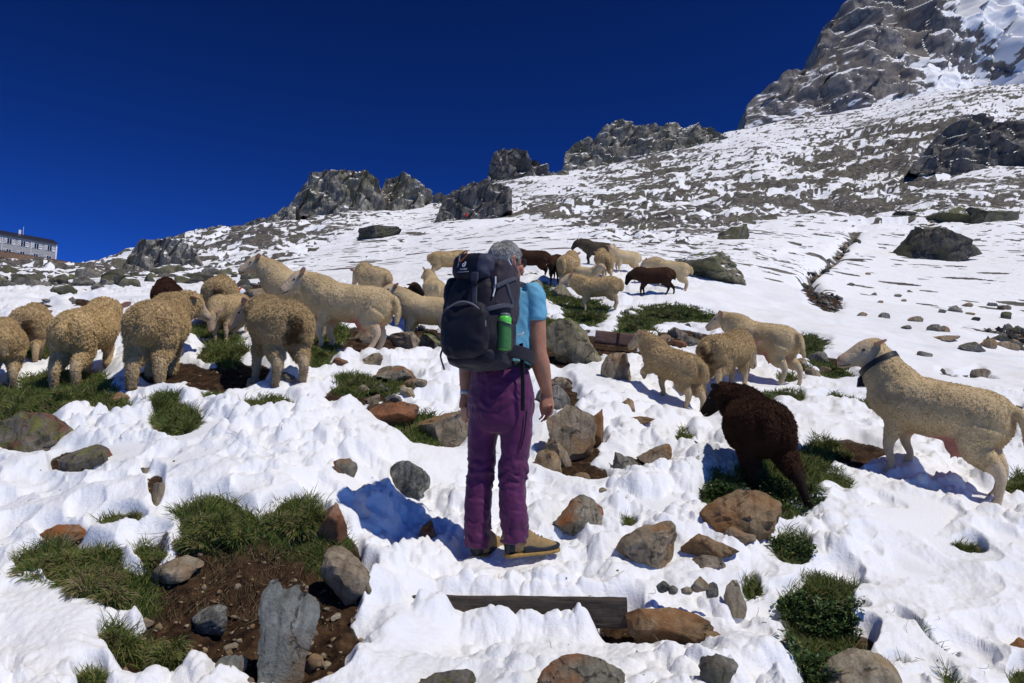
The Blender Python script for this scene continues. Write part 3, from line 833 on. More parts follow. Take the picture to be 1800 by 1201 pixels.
for i, (a, b_) in enumerate([(640, 668), (672, 662), (702, 668), (726, 662), (655, 680), (690, 682), (715, 678), (740, 676)]):
    rock(a, b_, 22 + (i * 7) % 12, 14 + (i * 5) % 8, ('tan', 'grey', 'cream', 'tan')[i % 4], where_label(('tan', 'grey', 'cream', 'tan')[i % 4], 22 + (i * 7) % 12, 'broken stone', 'in the ' + ('back' if b_ < 670 else 'front') + ' row of the stony turf, ' + ('left end' if a < 680 else 'middle' if a < 712 else 'right end')), 300 + i, 7, .0, cat='stone', group='broken stones in the stony turf', name='stone')
SL = set()
def stone_label(i, a, b_, c_):
    size = 'tiny' if c_ < 13 else 'small' if c_ < 19 else 'medium' if c_ < 28 else 'large'
    col = ('tan', 'grey', 'tan', 'grey')[i % 4]
    for place in (('near the stream gully' if a < 1560 else 'by the hollow at right' if a > 1690 else 'in the middle'), ('high up on the slope' if b_ < 540 else 'low down near the collared sheep' if b_ > 600 else 'halfway down the slope'),
                  'right beside a larger stone', 'apart from the others', 'in the upper scatter', 'in the lower scatter'):
        L = f'{size} {col} stone on the right snow slope, {place}'
        if L not in SL: break
    SL.add(L)
    return L
for i, (a, b_, c_, d_) in enumerate([(1517, 551, 17, 10), (1556, 555, 18, 12), (1613, 565, 26, 12), (1645, 579, 22, 13), (1664, 583, 15, 12), (1596, 574, 16, 8), (1671, 597, 42, 12), (1715, 611, 42, 16), (1742, 607, 26, 18),
        (1683, 543, 26, 14), (1704, 536, 18, 9), (1658, 546, 14, 8), (1768, 541, 22, 8), (1747, 536, 18, 7), (1708, 551, 16, 6), (1628, 619, 24, 10), (1727, 654, 32, 18), (1660, 650, 26, 12), (1547, 530, 12, 6), (1580, 520, 12, 6), (1600, 512, 10, 5), (1538, 517, 10, 6), (1590, 528, 10, 5), (1498, 500, 14, 7), (1527, 482, 10, 5)]):
    rock(a, b_, c_, d_, ('tan', 'grey', 'tan', 'grey')[i % 4], stone_label(i, a, b_, c_), 330 + i, 8, .4, cat='stone', group='stones on the right snow slope', name='stone')
# stones in the bare earth bank
for i, (a, b_, c_, d_) in enumerate([(333, 1088, 20, 24), (407, 1095, 24, 18), (403, 1112, 16, 16), (552, 1095, 30, 34), (574, 1110, 16, 14), (545, 1005, 18, 22), (527, 1005, 14, 20), (646, 1032, 14, 22), (592, 1036, 18, 12), (258, 1042, 24, 14), (282, 1040, 12, 12),
        (275, 1072, 16, 14), (580, 1130, 14, 14), (440, 1180, 14, 10), (556, 1050, 10, 8), (620, 1052, 12, 10), (362, 1080, 10, 10), (390, 1120, 18, 10), (640, 1020, 10, 8), (418, 995, 12, 10), (545, 1070, 16, 12)]):
    rock(a, b_, c_, d_, ('cream', 'tan', 'cream', 'tan')[i % 4], where_label(('cream', 'tan', 'cream', 'tan')[i % 4], c_, 'stone in the earth bank,', 'left of the speckled stone' if a < 330 else 'between speckled stone and tall slab' if a < 445 else 'right of the tall slab, high up' if b_ < 1060 else 'right of the tall slab, low down'), 370 + i, 8, .2, cat='stone', group='small stones in the earth bank', name='stone', sub=3)
# stones of the stream bed
rr = np.random.default_rng(5)
for i in range(60):
    t = rr.random()
    px = np.interp(t, [0, .35, .6, .8, 1], [1500, 1462, 1416, 1436, 1480]) + rr.normal() * 7
    py = np.interp(t, [0, .35, .6, .8, 1], [415, 455, 488, 515, 545]) + rr.normal() * 3
    kd = ('dark', 'tan', 'dark', 'grey')[i % 4]; wd_ = 6 + 12 * rr.random() ** 2
    pl_ = 'at the top end' if t < .2 else 'in the upper part' if t < .4 else 'at the bend' if t < .6 else 'in the lower part' if t < .8 else 'at the bottom end'
    rock(px, py, wd_, 5 + 6 * rr.random(), kd, where_label(kd, wd_, 'stone', pl_ + ' of the stream gully, ' + ('left bank' if i % 2 and px < np.interp(t, [0, .35, .6, .8, 1], [1500, 1462, 1416, 1436, 1480]) else 'right bank' if px > np.interp(t, [0, .35, .6, .8, 1], [1500, 1462, 1416, 1436, 1480]) + 4 else 'in its bed')), 420 + i, 7, .1, cat='stone', group='stones in the stream gully', name='stone', sub=2)
for i in range(34):
    px = 1775 + rr.normal() * 22; py = 590 + rr.normal() * 14 + (px - 1775) * .2
    kd = ('grey', 'dark', 'dark', 'tan')[i % 4]; wd_ = 8 + 18 * rr.random() ** 2
    pl_ = ('upper' if py < 590 + (px - 1775) * .2 else 'lower') + ' side of the stony hollow, ' + ('at its left end' if px < 1760 else 'in its middle' if px < 1785 else 'at the picture edge')
    rock(px, py, wd_, 7 + 8 * rr.random(), kd, where_label(kd, wd_, 'wet stone', 'on the ' + pl_), 500 + i, 7, .1, cat='stone', group='stones in the hollow at right', name='stone', sub=2)
# boulders on the near crest below the hut
for i in range(110):
    px = rr.uniform(-10, 440); py = rr.uniform(470, 507)
    p = hit(px, py)
    if p[1] > 150: continue
    s = rr.random() ** 2
    kd = ('olive', 'olive', 'grey', 'dark')[i % 4]
    row = 'in the upper row' if py < 481 else 'in the middle row' if py < 494 else 'in the lower row'
    pl_ = 'below the hut' if px < 60 else 'below the terrace lamp' if px < 130 else 'above the golden sheep' if px < 210 else 'below the left crag' if px < 290 else 'above the brown back' if px < 350 else 'left of the long sheep'
    rock(px, py, 9 + 34 * s, 6 + 17 * s, kd, where_label(kd, 9 + 34 * s, 'boulder', row + ' of the crest, ' + pl_), 600 + i, 8, .2, cat='boulder', group='boulders on the left crest', name='boulder', sub=3)
# the way-mark: a white patch with a red bar painted on a rock
def waymark():
    m, n, b = new_mat('painted_rock', .8, .25)
    tc = N(n, 'ShaderNodeTexCoord').outputs['Object']
    sx = N(n, 'ShaderNodeSeparateXYZ'); n.links.new(tc, sx.inputs[0])
    ns = noise(n, 16, 4, .6, tc)
    u = math_(n, 'ADD', math_(n, 'SUBTRACT', sx.outputs['X'], math_(n, 'MULTIPLY', sx.outputs['Z'], .55)), math_(n, 'MULTIPLY', math_(n, 'SUBTRACT', ns.outputs['Fac'], .5), .02))
    au = math_(n, 'ABSOLUTE', u)
    rockc = ramp(n, ns.outputs['Fac'], [(.3, (.10, .085, .06)), (.7, (.32, .28, .2))]).outputs[0]
    c = mixc(n, ramp(n, au, [(.105, (1, 1, 1)), (.112, (0, 0, 0))]).outputs[0], rockc, (.82, .82, .80))
    c = mixc(n, ramp(n, au, [(.033, (1, 1, 1)), (.037, (0, 0, 0))]).outputs[0], c, (.60, .055, .03))
    n.links.new(c, b.inputs['Base Color'])
    p = hit(416, 524)
    me = rock_mesh('rock', (.30, .22, .24), 91, 4, 8, .03, .3)
    o = obj('painted_rock', me, m, loc=(p[0], p[1] + .1, p[2] + .10))
    tag(o, 'rock painted white with a red bar, a trail mark behind the sheep', 'painted rock')
waymark()
rock(448, 514, 52, 40, 'tan', 'large tan rock right of the painted trail mark', 92, 8, .1, cat='boulder')

# ------------------------------------------------------------------ crags
def crag(name, top, base, y, thick, seed, mat, ns=220, nf=90, lean=.25, rough=1.0, facet=8.0, snowy=None, beds=1.0):
    """a rock wall standing at distance y: its crest runs along the points top, its foot along base (photo pixels), a real
    face leaning back, and a back side that falls away behind"""
    x0 = min(p[0] for p in top); x1 = max(p[0] for p in top)
    px = np.linspace(x0, x1, ns)
    tp = np.interp(px, [p[0] for p in top], [p[1] for p in top])
    bp = np.interp(px, [p[0] for p in base], [p[1] for p in base])
    ab = (px - 900) / F * (CT + tan_of(bp) * ST); at_ = (px - 900) / F * (CT + tan_of(tp) * ST)
    nb = nf // 3
    rows = []
    tt = np.concatenate([np.linspace(-.12, 1, nf), 1 + np.linspace(0, 1, nb + 1)[1:]])
    ybase = y if np.ndim(y) else np.interp(px, [x0, x1], [y, y])
    H = (tan_of(tp) - tan_of(bp)) * ybase
    for t in tt:
        if t <= 1:
            yy = ybase + lean * H * t
            z = CAMZ + ybase * tan_of(bp) + (( ybase + lean * H) * tan_of(tp) - ybase * tan_of(bp)) * t
        else:
            yy = ybase + lean * H + thick * (t - 1) + 0 * px
            z = CAMZ + (ybase + lean * H) * tan_of(tp) - (t - 1) ** 1.3 * np.maximum(H, thick * .3) * 1.2
        q_ = min(max(t, 0), 1)
        rows.append(np.stack([ab * ybase * (1 - q_) + at_ * (ybase + lean * H) * q_, yy, z], -1))
    V = np.concatenate(rows)
    s = facet
    tb = np.repeat(tt, ns)
    un = np.tile(np.linspace(0, 1, ns), len(tt))
    edge = sstep(0, .10, un) * sstep(1, .90, un)
    W3 = V + np.stack([fbm3(V, s * 1.5, 3, seed + k) * s * .5 for k in range(3)], 1)
    # vertical buttresses and gullies, slanting beds, joints, fine relief
    d = -np.abs(perlin3(W3 * np.array([1, .6, .28]) / (s * 1.6), seed)) * s * 1.25 + s * .25
    e = W3 @ np.array([.42, .15, .9]) / (s * .75)
    fr = e - np.floor(e)
    d += (sstep(0, .8, fr) - .6) * s * .22 * beds
    g = W3 @ np.array([.92, .1, -.38]) / (s * .55)
    fg = g - np.floor(g)
    d += (fg - .5) * s * .20 * beds
    d += fbm3(V * [1, 1, .6], s * .40, 5, seed + 8, .55) * s * .12
    d *= rough
    crest = np.exp(-((tb - 1) / .10) ** 2)
    V[:, 1] -= d * (.35 + .65 * edge)
    V[:, 0] += .35 * d * edge
    V[:, 2] += (.30 * d * (1 - .6 * crest) + .25 * crest * fbm3(V * [1, .1, .1], s * .30, 4, seed + 12) * s * .5) * edge
    me, _ = grid_mesh(name, V, ns, len(tt))
    smooth(me)
    me.set_sharp_from_angle(angle=R(30))
    if snowy is not None:
        q1, q2 = project(V[:, 0], V[:, 1], V[:, 2])
        fattr(me, 'snowy', snowy(q1, q2, V))
    return obj(name, me, mat, kind='structure')

M_CRAG = rock_mat('crag_rock', (.06, .057, .052), (.22, .205, .172), (.40, .37, .31), .22, (.15, .14, .085), .25, snow=.66)
M_CRAG2 = rock_mat('dark_crag_rock', (.03, .03, .031), (.125, .118, .108), (.26, .24, .21), .22, snow=.74)
M_PEAK = rock_mat('peak_rock', (.055, .054, .057), (.185, .174, .165), (.34, .315, .285), .10, (.20, .17, .145), .3, snow=.66)

crag('rock_crag', [(212, 474), (222, 458), (232, 440), (250, 426), (275, 420), (300, 418), (330, 428), (352, 462), (356, 474)], [(212, 474), (232, 476), (350, 478), (356, 476)], 118, 10, 1001, M_CRAG, 150, 60, .3, 1, 3.0)
crag('rock_crag', [(486, 378), (500, 362), (514, 352), (530, 330), (545, 308), (560, 303), (585, 302), (610, 298), (640, 304), (662, 312), (668, 330), (673, 345), (678, 360)], [(486, 380), (520, 376), (580, 388), (640, 382), (678, 372)], 258, 30, 1002, M_CRAG, 190, 80, .35, 1, 8)
crag('rock_crag', [(660, 340), (672, 326), (682, 310), (704, 306), (722, 312), (740, 326), (762, 340), (786, 346), (796, 360)], [(660, 380), (700, 384), (740, 374), (796, 362)], 262, 30, 1003, M_CRAG, 180, 90, .5, 1, 7)
crag('rock_crag', [(758, 402), (766, 384), (776, 358), (790, 340), (820, 326), (850, 320), (878, 322), (900, 334)], [(758, 406), (790, 410), (850, 392), (900, 366)], 152, 20, 1004, M_CRAG2, 180, 90, .5, 1, 4.5)
crag('rock_crag', [(856, 320), (861, 290), (868, 268), (885, 262), (905, 266), (930, 270), (944, 280), (958, 292), (968, 306)], [(856, 324), (900, 326), (950, 322), (968, 312)], 300, 20, 1005, M_CRAG2, 160, 90, .3, 1, 7)
crag('rock_crag', [(988, 300), (994, 268), (1010, 252), (1032, 242), (1040, 256), (1050, 234), (1066, 222), (1080, 215), (1108, 218), (1130, 224), (1150, 220), (1162, 226), (1180, 216), (1192, 222), (1215, 222), (1235, 228), (1250, 222), (1268, 232), (1292, 240), (1304, 246)], [(988, 304), (1040, 310), (1120, 296), (1200, 280), (1304, 254)], 345, 40, 1006, M_CRAG, 260, 80, .5, 1, 9)
def peak_snow(px, py, V):
    n_ = fbm3(V, 26, 4, 71)
    isl = np.exp(-(((px - 1640) / 60) ** 2 + ((py - 70) / 50) ** 2) ** 2) * .5 + np.exp(-(((px - 1600) / 50) ** 2 + ((py - 150) / 26) ** 2) ** 2) * .5 + np.exp(-(((px - 1730) / 50) ** 2 + ((py - 130) / 26) ** 2) ** 2) * .55
    return 1.0 * sstep(1560, 1690, px + 60 * n_ - .5 * (160 - py) + 40) - isl * (1.2 + n_) + .25 * sstep(1560, 1480, px) * sstep(110, 180, py) * sstep(-.2, .5, fbm3(V, 12, 3, 72))
crag('rock_crag', [(330, 420), (350, 408), (372, 398), (388, 396), (404, 402), (430, 392), (452, 386), (472, 382), (490, 374), (506, 366), (520, 362)], [(330, 436), (400, 424), (460, 404), (520, 384)], 229, 14, 1010, M_CRAG, 240, 40, .6, .9, 3.2)
crag('rock_crag', [(780, 352), (800, 338), (830, 328), (860, 318), (900, 316), (940, 312), (985, 300), (1000, 300)], [(780, 362), (860, 336), (940, 326), (1000, 312)], 288, 14, 1011, M_CRAG, 200, 30, .6, .8, 3.0)
crag('mountain_peak', [(1308, 222), (1314, 184), (1330, 166), (1352, 152), (1376, 138), (1396, 136), (1412, 122), (1436, 104), (1440, 78), (1448, 54), (1462, 28), (1480, 14), (1494, 2), (1520, -16), (1580, -50), (1680, -95), (1800, -150), (1960, -200), (2150, -240)], [(1308, 226), (1400, 220), (1500, 205), (1570, 190), (1640, 165), (1800, 160), (2150, 150)], np.interp(np.linspace(1308, 2150, 380), [1308, 1420, 1560, 1700, 2150], [455, 440, 430, 455, 480]), 120, 1007, M_PEAK, 380, 180, 1.0, .85, 32, peak_snow, .7)
crag('rock_crag', [(1600, 300), (1614, 280), (1640, 252), (1664, 226), (1690, 208), (1740, 204), (1800, 206), (1880, 208), (2000, 230)], [(1600, 304), (1660, 306), (1720, 300), (1800, 300), (2000, 300)], 168, 20, 1008, M_CRAG2, 200, 70, .35, 1, 5.5)
# ------------------------------------------------------------------ bodies: lofts grown together into one skin
def tube(path, radii, seg=16, up=(0, 0, 1), power=1.0):
    """a closed loft along path; radii = (side, up) per point"""
    P = np.array(path, float); Rr = np.array([(r, r) if np.ndim(r) == 0 else r for r in radii], float)
    n = len(P); T = np.gradient(P, axis=0); T /= np.linalg.norm(T, axis=1)[:, None] + 1e-9
    up = np.array(up, float)
    ang = np.linspace(0, 2 * math.pi, seg, endpoint=False)
    ca, sa = np.cos(ang), np.sin(ang)
    if power != 1.0:
        ca = np.sign(ca) * np.abs(ca) ** power; sa = np.sign(sa) * np.abs(sa) ** power
    V = []
    for i in range(n):
        s = np.cross(up, T[i])
        if np.linalg.norm(s) < .08: s = np.cross(np.array([1.0, .03, 0]), T[i])
        s /= np.linalg.norm(s); u = np.cross(T[i], s)
        V.append(P[i] + np.outer(ca * Rr[i, 0], s) + np.outer(sa * Rr[i, 1], u))
    V = np.concatenate(V)
    Fc = [(i * seg + j, i * seg + (j + 1) % seg, (i + 1) * seg + (j + 1) % seg, (i + 1) * seg + j) for i in range(n - 1) for j in range(seg)]
    Fc.append(tuple(range(seg - 1, -1, -1))); Fc.append(tuple((n - 1) * seg + j for j in range(seg)))
    return V, Fc

def ellipsoid(c, r, rot=None, sub=3):
    v = ICO[sub][0] * np.array(r)
    if rot is not None: v = v @ np.array(rot.to_matrix()).T
    return v + np.array(c), [tuple(f) for f in ICO[sub][1]]

def join(parts):
    V = []; Fc = []; o = 0
    for v, f in parts:
        V.append(v); Fc += [tuple(i + o for i in q) for q in f]; o += len(v)
    return np.concatenate(V), Fc

def resample(P, Rr, k):
    """smooth the loft by Catmull-Rom between its stations"""
    P = np.array(P, float); Rr = np.array([(r, r) if np.ndim(r) == 0 else r for r in Rr], float)
    A = np.concatenate([P, Rr], 1); A = np.concatenate([2 * A[:1] - A[1:2], A, 2 * A[-1:] - A[-2:-1]])
    out = []
    for i in range(1, len(A) - 2):
        for t in np.linspace(0, 1, k, endpoint=False):
            a, b, c, d = A[i - 1], A[i], A[i + 1], A[i + 2]
            out.append(.5 * (2 * b + (c - a) * t + (2 * a - 5 * b + 4 * c - d) * t * t + (3 * b - a - 3 * c + d) * t ** 3))
    out.append(A[-2]); out = np.array(out)
    out[:, 3:] = np.maximum(out[:, 3:], .004)
    return out[:, :3], out[:, 3:]

def loft(P, Rr, k=4, **kw):
    a, b = resample(P, Rr, k)
    return tube(a, b, **kw)

def grow(name, parts, voxel, smooth_it=4, fac=.5):
    """one continuous skin from overlapping closed shapes"""
    V, Fc = join(parts)
    me = mesh_from(name + '_raw', V, Fc)
    o = bpy.data.objects.new(name + '_raw', me); C.objects.link(o)
    m = o.modifiers.new('r', 'REMESH'); m.mode = 'VOXEL'; m.voxel_size = voxel
    if smooth_it:
        s = o.modifiers.new('s', 'SMOOTH'); s.factor = fac; s.iterations = smooth_it
    dg = bpy.context.evaluated_depsgraph_get()
    out = bpy.data.meshes.new_from_object(o.evaluated_get(dg))
    bpy.data.objects.remove(o); bpy.data.meshes.remove(me)
    out.name = name
    smooth(out)
    return out

def seg_dist(P, a, b):
    a = np.array(a); b = np.array(b); d = b - a
    t = np.clip(((P - a) @ d) / (d @ d + 1e-9), 0, 1)
    return np.linalg.norm(P - a - t[:, None] * d, axis=1), t

def hair_obj(name, pts, rad, mat, parent=None, attr=None, loc=None):
    """pts: (n, k, 3) strands"""
    n, k = pts.shape[:2]
    cu = bpy.data.hair_curves.new(name)
    cu.add_curves([k] * n)
    cu.attributes['position'].data.foreach_set('vector', np.ascontiguousarray(pts, np.float32).ravel())
    a = cu.attributes.get('radius') or cu.attributes.new('radius', 'FLOAT', 'POINT')
    a.data.foreach_set('value', np.ascontiguousarray(np.broadcast_to(rad, (n, k)), np.float32).ravel())
    if attr:
        for kk, vv in attr.items():
            b = cu.attributes.new(kk, 'FLOAT', 'CURVE'); b.data.foreach_set('value', np.asarray(vv, np.float32))
    cu.materials.append(mat)
    o = bpy.data.objects.new(name, cu); C.objects.link(o)
    if parent is not None: o.parent = parent
    if loc is not None: o.location = loc
    return o

def sample_surface(me, weights, n, r):
    """n random points on the mesh, weighted by a vertex weight"""
    me.calc_loop_triangles()
    tri = np.empty(len(me.loop_triangles) * 3, np.int32); me.loop_triangles.foreach_get('vertices', tri); tri = tri.reshape(-1, 3)
    P = co_of(me); Nn = no_of(me)
    A = .5 * np.linalg.norm(np.cross(P[tri[:, 1]] - P[tri[:, 0]], P[tri[:, 2]] - P[tri[:, 0]]), axis=1)
    wt = A * weights[tri].mean(1); wt /= wt.sum()
    k = r.choice(len(tri), n, p=wt)
    u = r.random(n); v = r.random(n); sw = u + v > 1; u[sw] = 1 - u[sw]; v[sw] = 1 - v[sw]
    b = np.stack([1 - u - v, u, v], 1)
    pos = (P[tri[k]] * b[:, :, None]).sum(1); nn = (Nn[tri[k]] * b[:, :, None]).sum(1)
    nn /= np.linalg.norm(nn, axis=1)[:, None] + 1e-9
    return pos, nn, tri[k, 0]

# ------------------------------------------------------------------ wool and skin
def wool_mat(name, c1, c2, skin, dirtc, hair):
    m, n, b = new_mat(name, .92, .06)
    tc = N(n, 'ShaderNodeTexCoord').outputs['Object']
    big = noise(n, 3.5, 4, .6, tc); fine = noise(n, 45, 3, .7, tc)
    c = mixc(n, ramp(n, big.outputs['Fac'], [(.35, (0, 0, 0)), (.65, (1, 1, 1))]).outputs[0], c1, c2)
    d = N(n, 'ShaderNodeAttribute', attribute_name='dirt').outputs['Fac']
    k = math_(n, 'ADD', d, math_(n, 'MULTIPLY', math_(n, 'SUBTRACT', fine.outputs['Fac'], .5), .5))
    c = mixc(n, ramp(n, k, [(.25, (0, 0, 0)), (.85, (1, 1, 1))]).outputs[0], c, dirtc)
    if hair:
        hi = N(n, 'ShaderNodeHairInfo')
        hv = N(n, 'ShaderNodeHueSaturation')
        n.links.new(c, hv.inputs['Color'])
        n.links.new(math_(n, 'ADD', .86, math_(n, 'MULTIPLY', hi.outputs['Random'], .24)), hv.inputs['Value'])
        c = hv.outputs[0]
    else:
        a = N(n, 'ShaderNodeAttribute', attribute_name='bare').outputs['Fac']
        sk = mixc(n, big.outputs['Fac'], tuple(x * .8 for x in skin), tuple(min(1, x * 1.15) for x in skin))
        pk = N(n, 'ShaderNodeAttribute', attribute_name='pink').outputs['Fac']
        c = mixc(n, a, c, sk)
        c = mixc(n, pk, c, (.50, .22, .17))
        bump(n, b, fine.outputs['Fac'], .8, .02)
    n.links.new(c, b.inputs['Base Color'])
    return m
WOOL = {
 'cream': ((.66, .51, .295), (.46, .345, .185), (.57, .44, .29), (.17, .11, .055)),
 'tan':   ((.56, .415, .225), (.44, .315, .155), (.50, .375, .235), (.13, .08, .04)),
 'gold':  ((.62, .46, .245), (.48, .345, .165), (.55, .42, .275), (.13, .08, .04)),
 'brown': ((.070, .034, .021), (.036, .018, .012), (.018, .012, .010), (.012, .008, .006)),
 'grey':  ((.105, .08, .055), (.065, .05, .035), (.05, .04, .03), (.03, .02, .015)),
}
WM = {k: (wool_mat(k + '_skin', *v, hair=False), wool_mat(k + '_wool', *v, hair=True)) for k, v in WOOL.items()}
M_EYE = plain('sheep_eye', (.012, .008, .006), .15, .6, 0)
M_HOOF = plain('hoof', (.06, .045, .03), .7, .2, .3)
M_EARC = plain('sheep_ear', (.50, .30, .22), .8, .15, .2, 30)
M_EARD = plain('dark_sheep_ear', (.030, .017, .013), .8, .15, .3, 30)
M_NOSE = plain('sheep_nose', (.34, .17, .15), .55, .3, .2, 40)
M_STRAP = plain('black_strap', (.012, .012, .016), .5, .3, .2)
M_BELL = plain('dark_bell', (.045, .047, .058), .35, .5, .3, 30, .1, .6)

def dirv(el, yaw):
    return np.array([math.cos(R(el)) * math.cos(R(yaw)), math.cos(R(el)) * math.sin(R(yaw)), math.sin(R(el))])

SEED = [50]
def sheep(px, py, y, heading, label, wool='cream', s=1.0, wl=.022, neck=(48, 0), head=(-18, 0), feet=None, tail=.26, legwool=.0, plump=1.0, pitch=0.0,
          n=None, dirt=0.0, udder=0, drop=0.0, group='flock of sheep', collar=False, ears=(18, 0), face_wool=.0, shag=0, roll=0, hero=False):
    SEED[0] += 1
    r = np.random.default_rng(SEED[0])
    p = at(px, py, y); x0, y0 = p[0], p[1]
    h = R(heading); ch, sh = math.cos(h), math.sin(h)
    def gnd(lx, ly):
        return ground(x0 + ch * lx * s - sh * ly * s, y0 + sh * lx * s + ch * ly * s)
    feet = feet or {}
    base = {'FL': (.27, .095), 'FR': (.27, -.095), 'HL': (-.36, .105), 'HR': (-.36, -.105)}
    z0 = ground(x0, y0)
    root = empty('sheep', (x0, y0, z0), h)
    tag(root, label, 'sheep', group)
    F3 = {}; gl = {}
    for k, (lx, ly) in base.items():
        f = feet.get(k, (0, 0, 0))
        g = (gnd(lx + f[0], ly + f[1]) - z0) / s
        gl[k] = g
        F3[k] = np.array([lx + f[0], ly + f[1], g + f[2] - .012])
    zf = (gl['FL'] + gl['FR']) / 2; zh = (gl['HL'] + gl['HR']) / 2
    zf = np.clip(zf, -.3, .45); zh = np.clip(zh, -.45, .3)
    pt = math.atan((zf - zh) / .63) * .85 + R(pitch)
    zm = (zf + zh) / 2 - drop
    cp, sp = math.cos(pt), math.sin(pt)
    def B(q):
        q = np.array(q, float).reshape(-1, 3); dx, dz = q[:, 0], q[:, 2] - .48
        return np.stack([dx * cp - dz * sp, q[:, 1], .48 + zm + dx * sp + dz * cp], 1)
    pl = plump
    # barrel
    st = [(-.490, .555, .03, .04), (-.472, .55, .112, .118), (-.41, .540, .172, .165), (-.30, .528, .204, .192), (-.14, .515, .220, .202), (.02, .508, .222, .205),
          (.17, .516, .210, .200), (.29, .535, .188, .192), (.385, .562, .138, .160), (.445, .588, .085, .11), (.475, .60, .03, .05)]
    parts = [loft(B([(a, 0, b) for a, b, _, _ in st]), [(c * pl, d * (.5 + .5 * pl)) for _, _, c, d in st], 3, seg=24)]
    # neck and head
    nb = B([(.33, 0, .60)])[0]
    nd = dirv(neck[0] + math.degrees(pt) * .6, neck[1])
    nl = .285
    hb = nb + nd * nl
    n0 = B([(.20, 0, .54)])[0]
    wn = 1 + 6 * (wl - .012) * (1 if not hero else .6)
    parts.append(loft([n0, nb + nd * .05, nb + nd * .20, hb - nd * .01], [(.165, .185), (.148 * wn, .172 * wn), (.114 * wn, .135 * wn), (.092 * wn, .102 * wn)], 4, seg=18))
    hd = dirv(head[0], head[1])
    hup = np.array([0, 0, 1.0]) - hd * hd[2]
    if np.linalg.norm(hup) < .1: hup = np.array([1.0, 0, 0]) - hd * hd[0]
    hup /= np.linalg.norm(hup); hside = np.cross(hup, hd)
    fw = 1 + .25 * face_wool
    hs = [(-.075, .0, .035, .04), (-.055, .005, .066, .070), (-.01, .012, .080, .086), (.05, .008, .077, .086), (.10, -.004, .066, .076), (.16, -.018, .052, .062), (.205, -.028, .046, .052), (.235, -.032, .043, .046), (.252, -.034, .030, .033), (.258, -.034, .012, .014)]
    parts.append(loft([hb + hd * a * 1.05 + hup * b for a, b, _, _ in hs], [(c * fw * 1.14, d * fw * 1.1) if a < .12 else (c * 1.14, d * 1.1) for a, b, c, d in hs], 3, seg=20, up=tuple(hup)))
    # legs
    legs = {}
    for k, (lx, ly) in base.items():
        sgn = 1 if ly > 0 else -1
        ft = F3[k]; fore = k[0] == 'F'
        lift = feet.get(k, (0, 0, 0))[2]
        if fore:
            H = B([(.255, sgn * .092, .46)])[0]
            offs = [(0, 0), (.26, -.030), (.58, .018 + .45 * lift), (.86, -.012 + .1 * lift), (.955, .012)]
            rr = [(.085, .105), (.062, .080), (.037, .041), (.026, .028), (.029, .030)]
        else:
            H = B([(-.335, sgn * .100, .47)])[0]
            offs = [(0, 0), (.27, .060), (.58, -.062), (.86, -.030), (.955, -.004)]
            rr = [(.112, .150), (.082, .112), (.040, .047), (.027, .030), (.030, .031)]
        d = ft - H
        J = [H + d * t + np.array([o * cp, 0, 0]) for t, o in offs]
        J.append(ft + np.array([.018, 0, 0]))
        lw = legwool
        rr = [rr[0], (rr[1][0] + .012 * lw, rr[1][1] + .012 * lw)] + [(a + .026 * lw, b + .026 * lw) for a, b in rr[2:4]] + [(rr[4][0] + .015 * lw, rr[4][1] + .015 * lw), (.033, .036)]
        parts.append(loft(J, rr, 4, seg=14, up=(1, .02, 0)))
        legs[k] = J
    # tail
    tb = B([(-.475, 0, .63)])[0]
    if tail > 0:
        tw = .036 + .75 * max(0, wl - .008)
        parts.append(loft([tb + [.05, 0, .01], tb + [-.035, 0, -.03], tb + [-.062, .01 * r.normal(), -.03 - tail * .5], tb + [-.055, .015 * r.normal(), -.03 - tail]], [(tw * .8, tw * .7), (tw, tw * .85), (tw * 1.1, tw * .8), (tw * .55, tw * .45)], 4, seg=12, up=(1, 0, 0)))
    if udder:
        parts.append(ellipsoid(B([(-.21, 0, .31)])[0], (.10, .085, .075 * udder)))
        for sg in (-1, 1):
            parts.append(loft([B([(-.20, sg * .045, .27)])[0], B([(-.195, sg * .06, .20)])[0]], [.022, .010], 3, seg=8, up=(1, 0, 0)))
    near_ = y < 9.9
    me = grow('body', parts, (.0150 if hero else .0185) if near_ else .028, 5 if near_ else 3)
    P = co_of(me); Nn = no_of(me)
    # what is bare of wool: the face, the lower legs, the udder
    rel = P - hb; ds = rel @ hd; dp = np.linalg.norm(rel - np.outer(ds, hd), axis=1)
    face = sstep(.0 + .09 * face_wool, .05 + .09 * face_wool, ds) * sstep(.14, .11, dp)
    lo = np.zeros(len(P))
    for k, J in legs.items():
        for a in (2, 3, 4):
            dd, _ = seg_dist(P, J[a], J[a + 1])
            lo = np.maximum(lo, sstep(.085, .060, dd))
    lo *= (1 - legwool)
    bare = np.clip(np.maximum(face, lo), 0, 1)
    Bi = P.copy(); Bi[:, 2] -= .48 + zm
    bx = Bi[:, 0] * cp + Bi[:, 2] * sp; bz = -Bi[:, 0] * sp + Bi[:, 2] * cp + .48
    pink = np.zeros(len(P))
    if udder:
        pink = sstep(.20, .12, np.linalg.norm((np.stack([bx, P[:, 1], bz], 1) - [-.21, 0, .30]) * [.8, 1, 1.2], axis=1)) * sstep(.40, .33, bz)
        pink = pink * (1 - lo); pink = np.maximum(pink, .5 * (1 - lo) * sstep(.36, .31, bz) * sstep(-.3, -.2, bx) * sstep(.34, .2, bx) * sstep(.12, .05, np.abs(P[:, 1])))
        bare = np.maximum(bare, pink)
    dr = dirt * sstep(-.34, -.46, bx) * sstep(1.15, .15, np.sqrt((P[:, 1] / .115) ** 2 + ((bz - .45) / .21) ** 2) + .45 * fbm3(P + 5, .07, 3, 44))
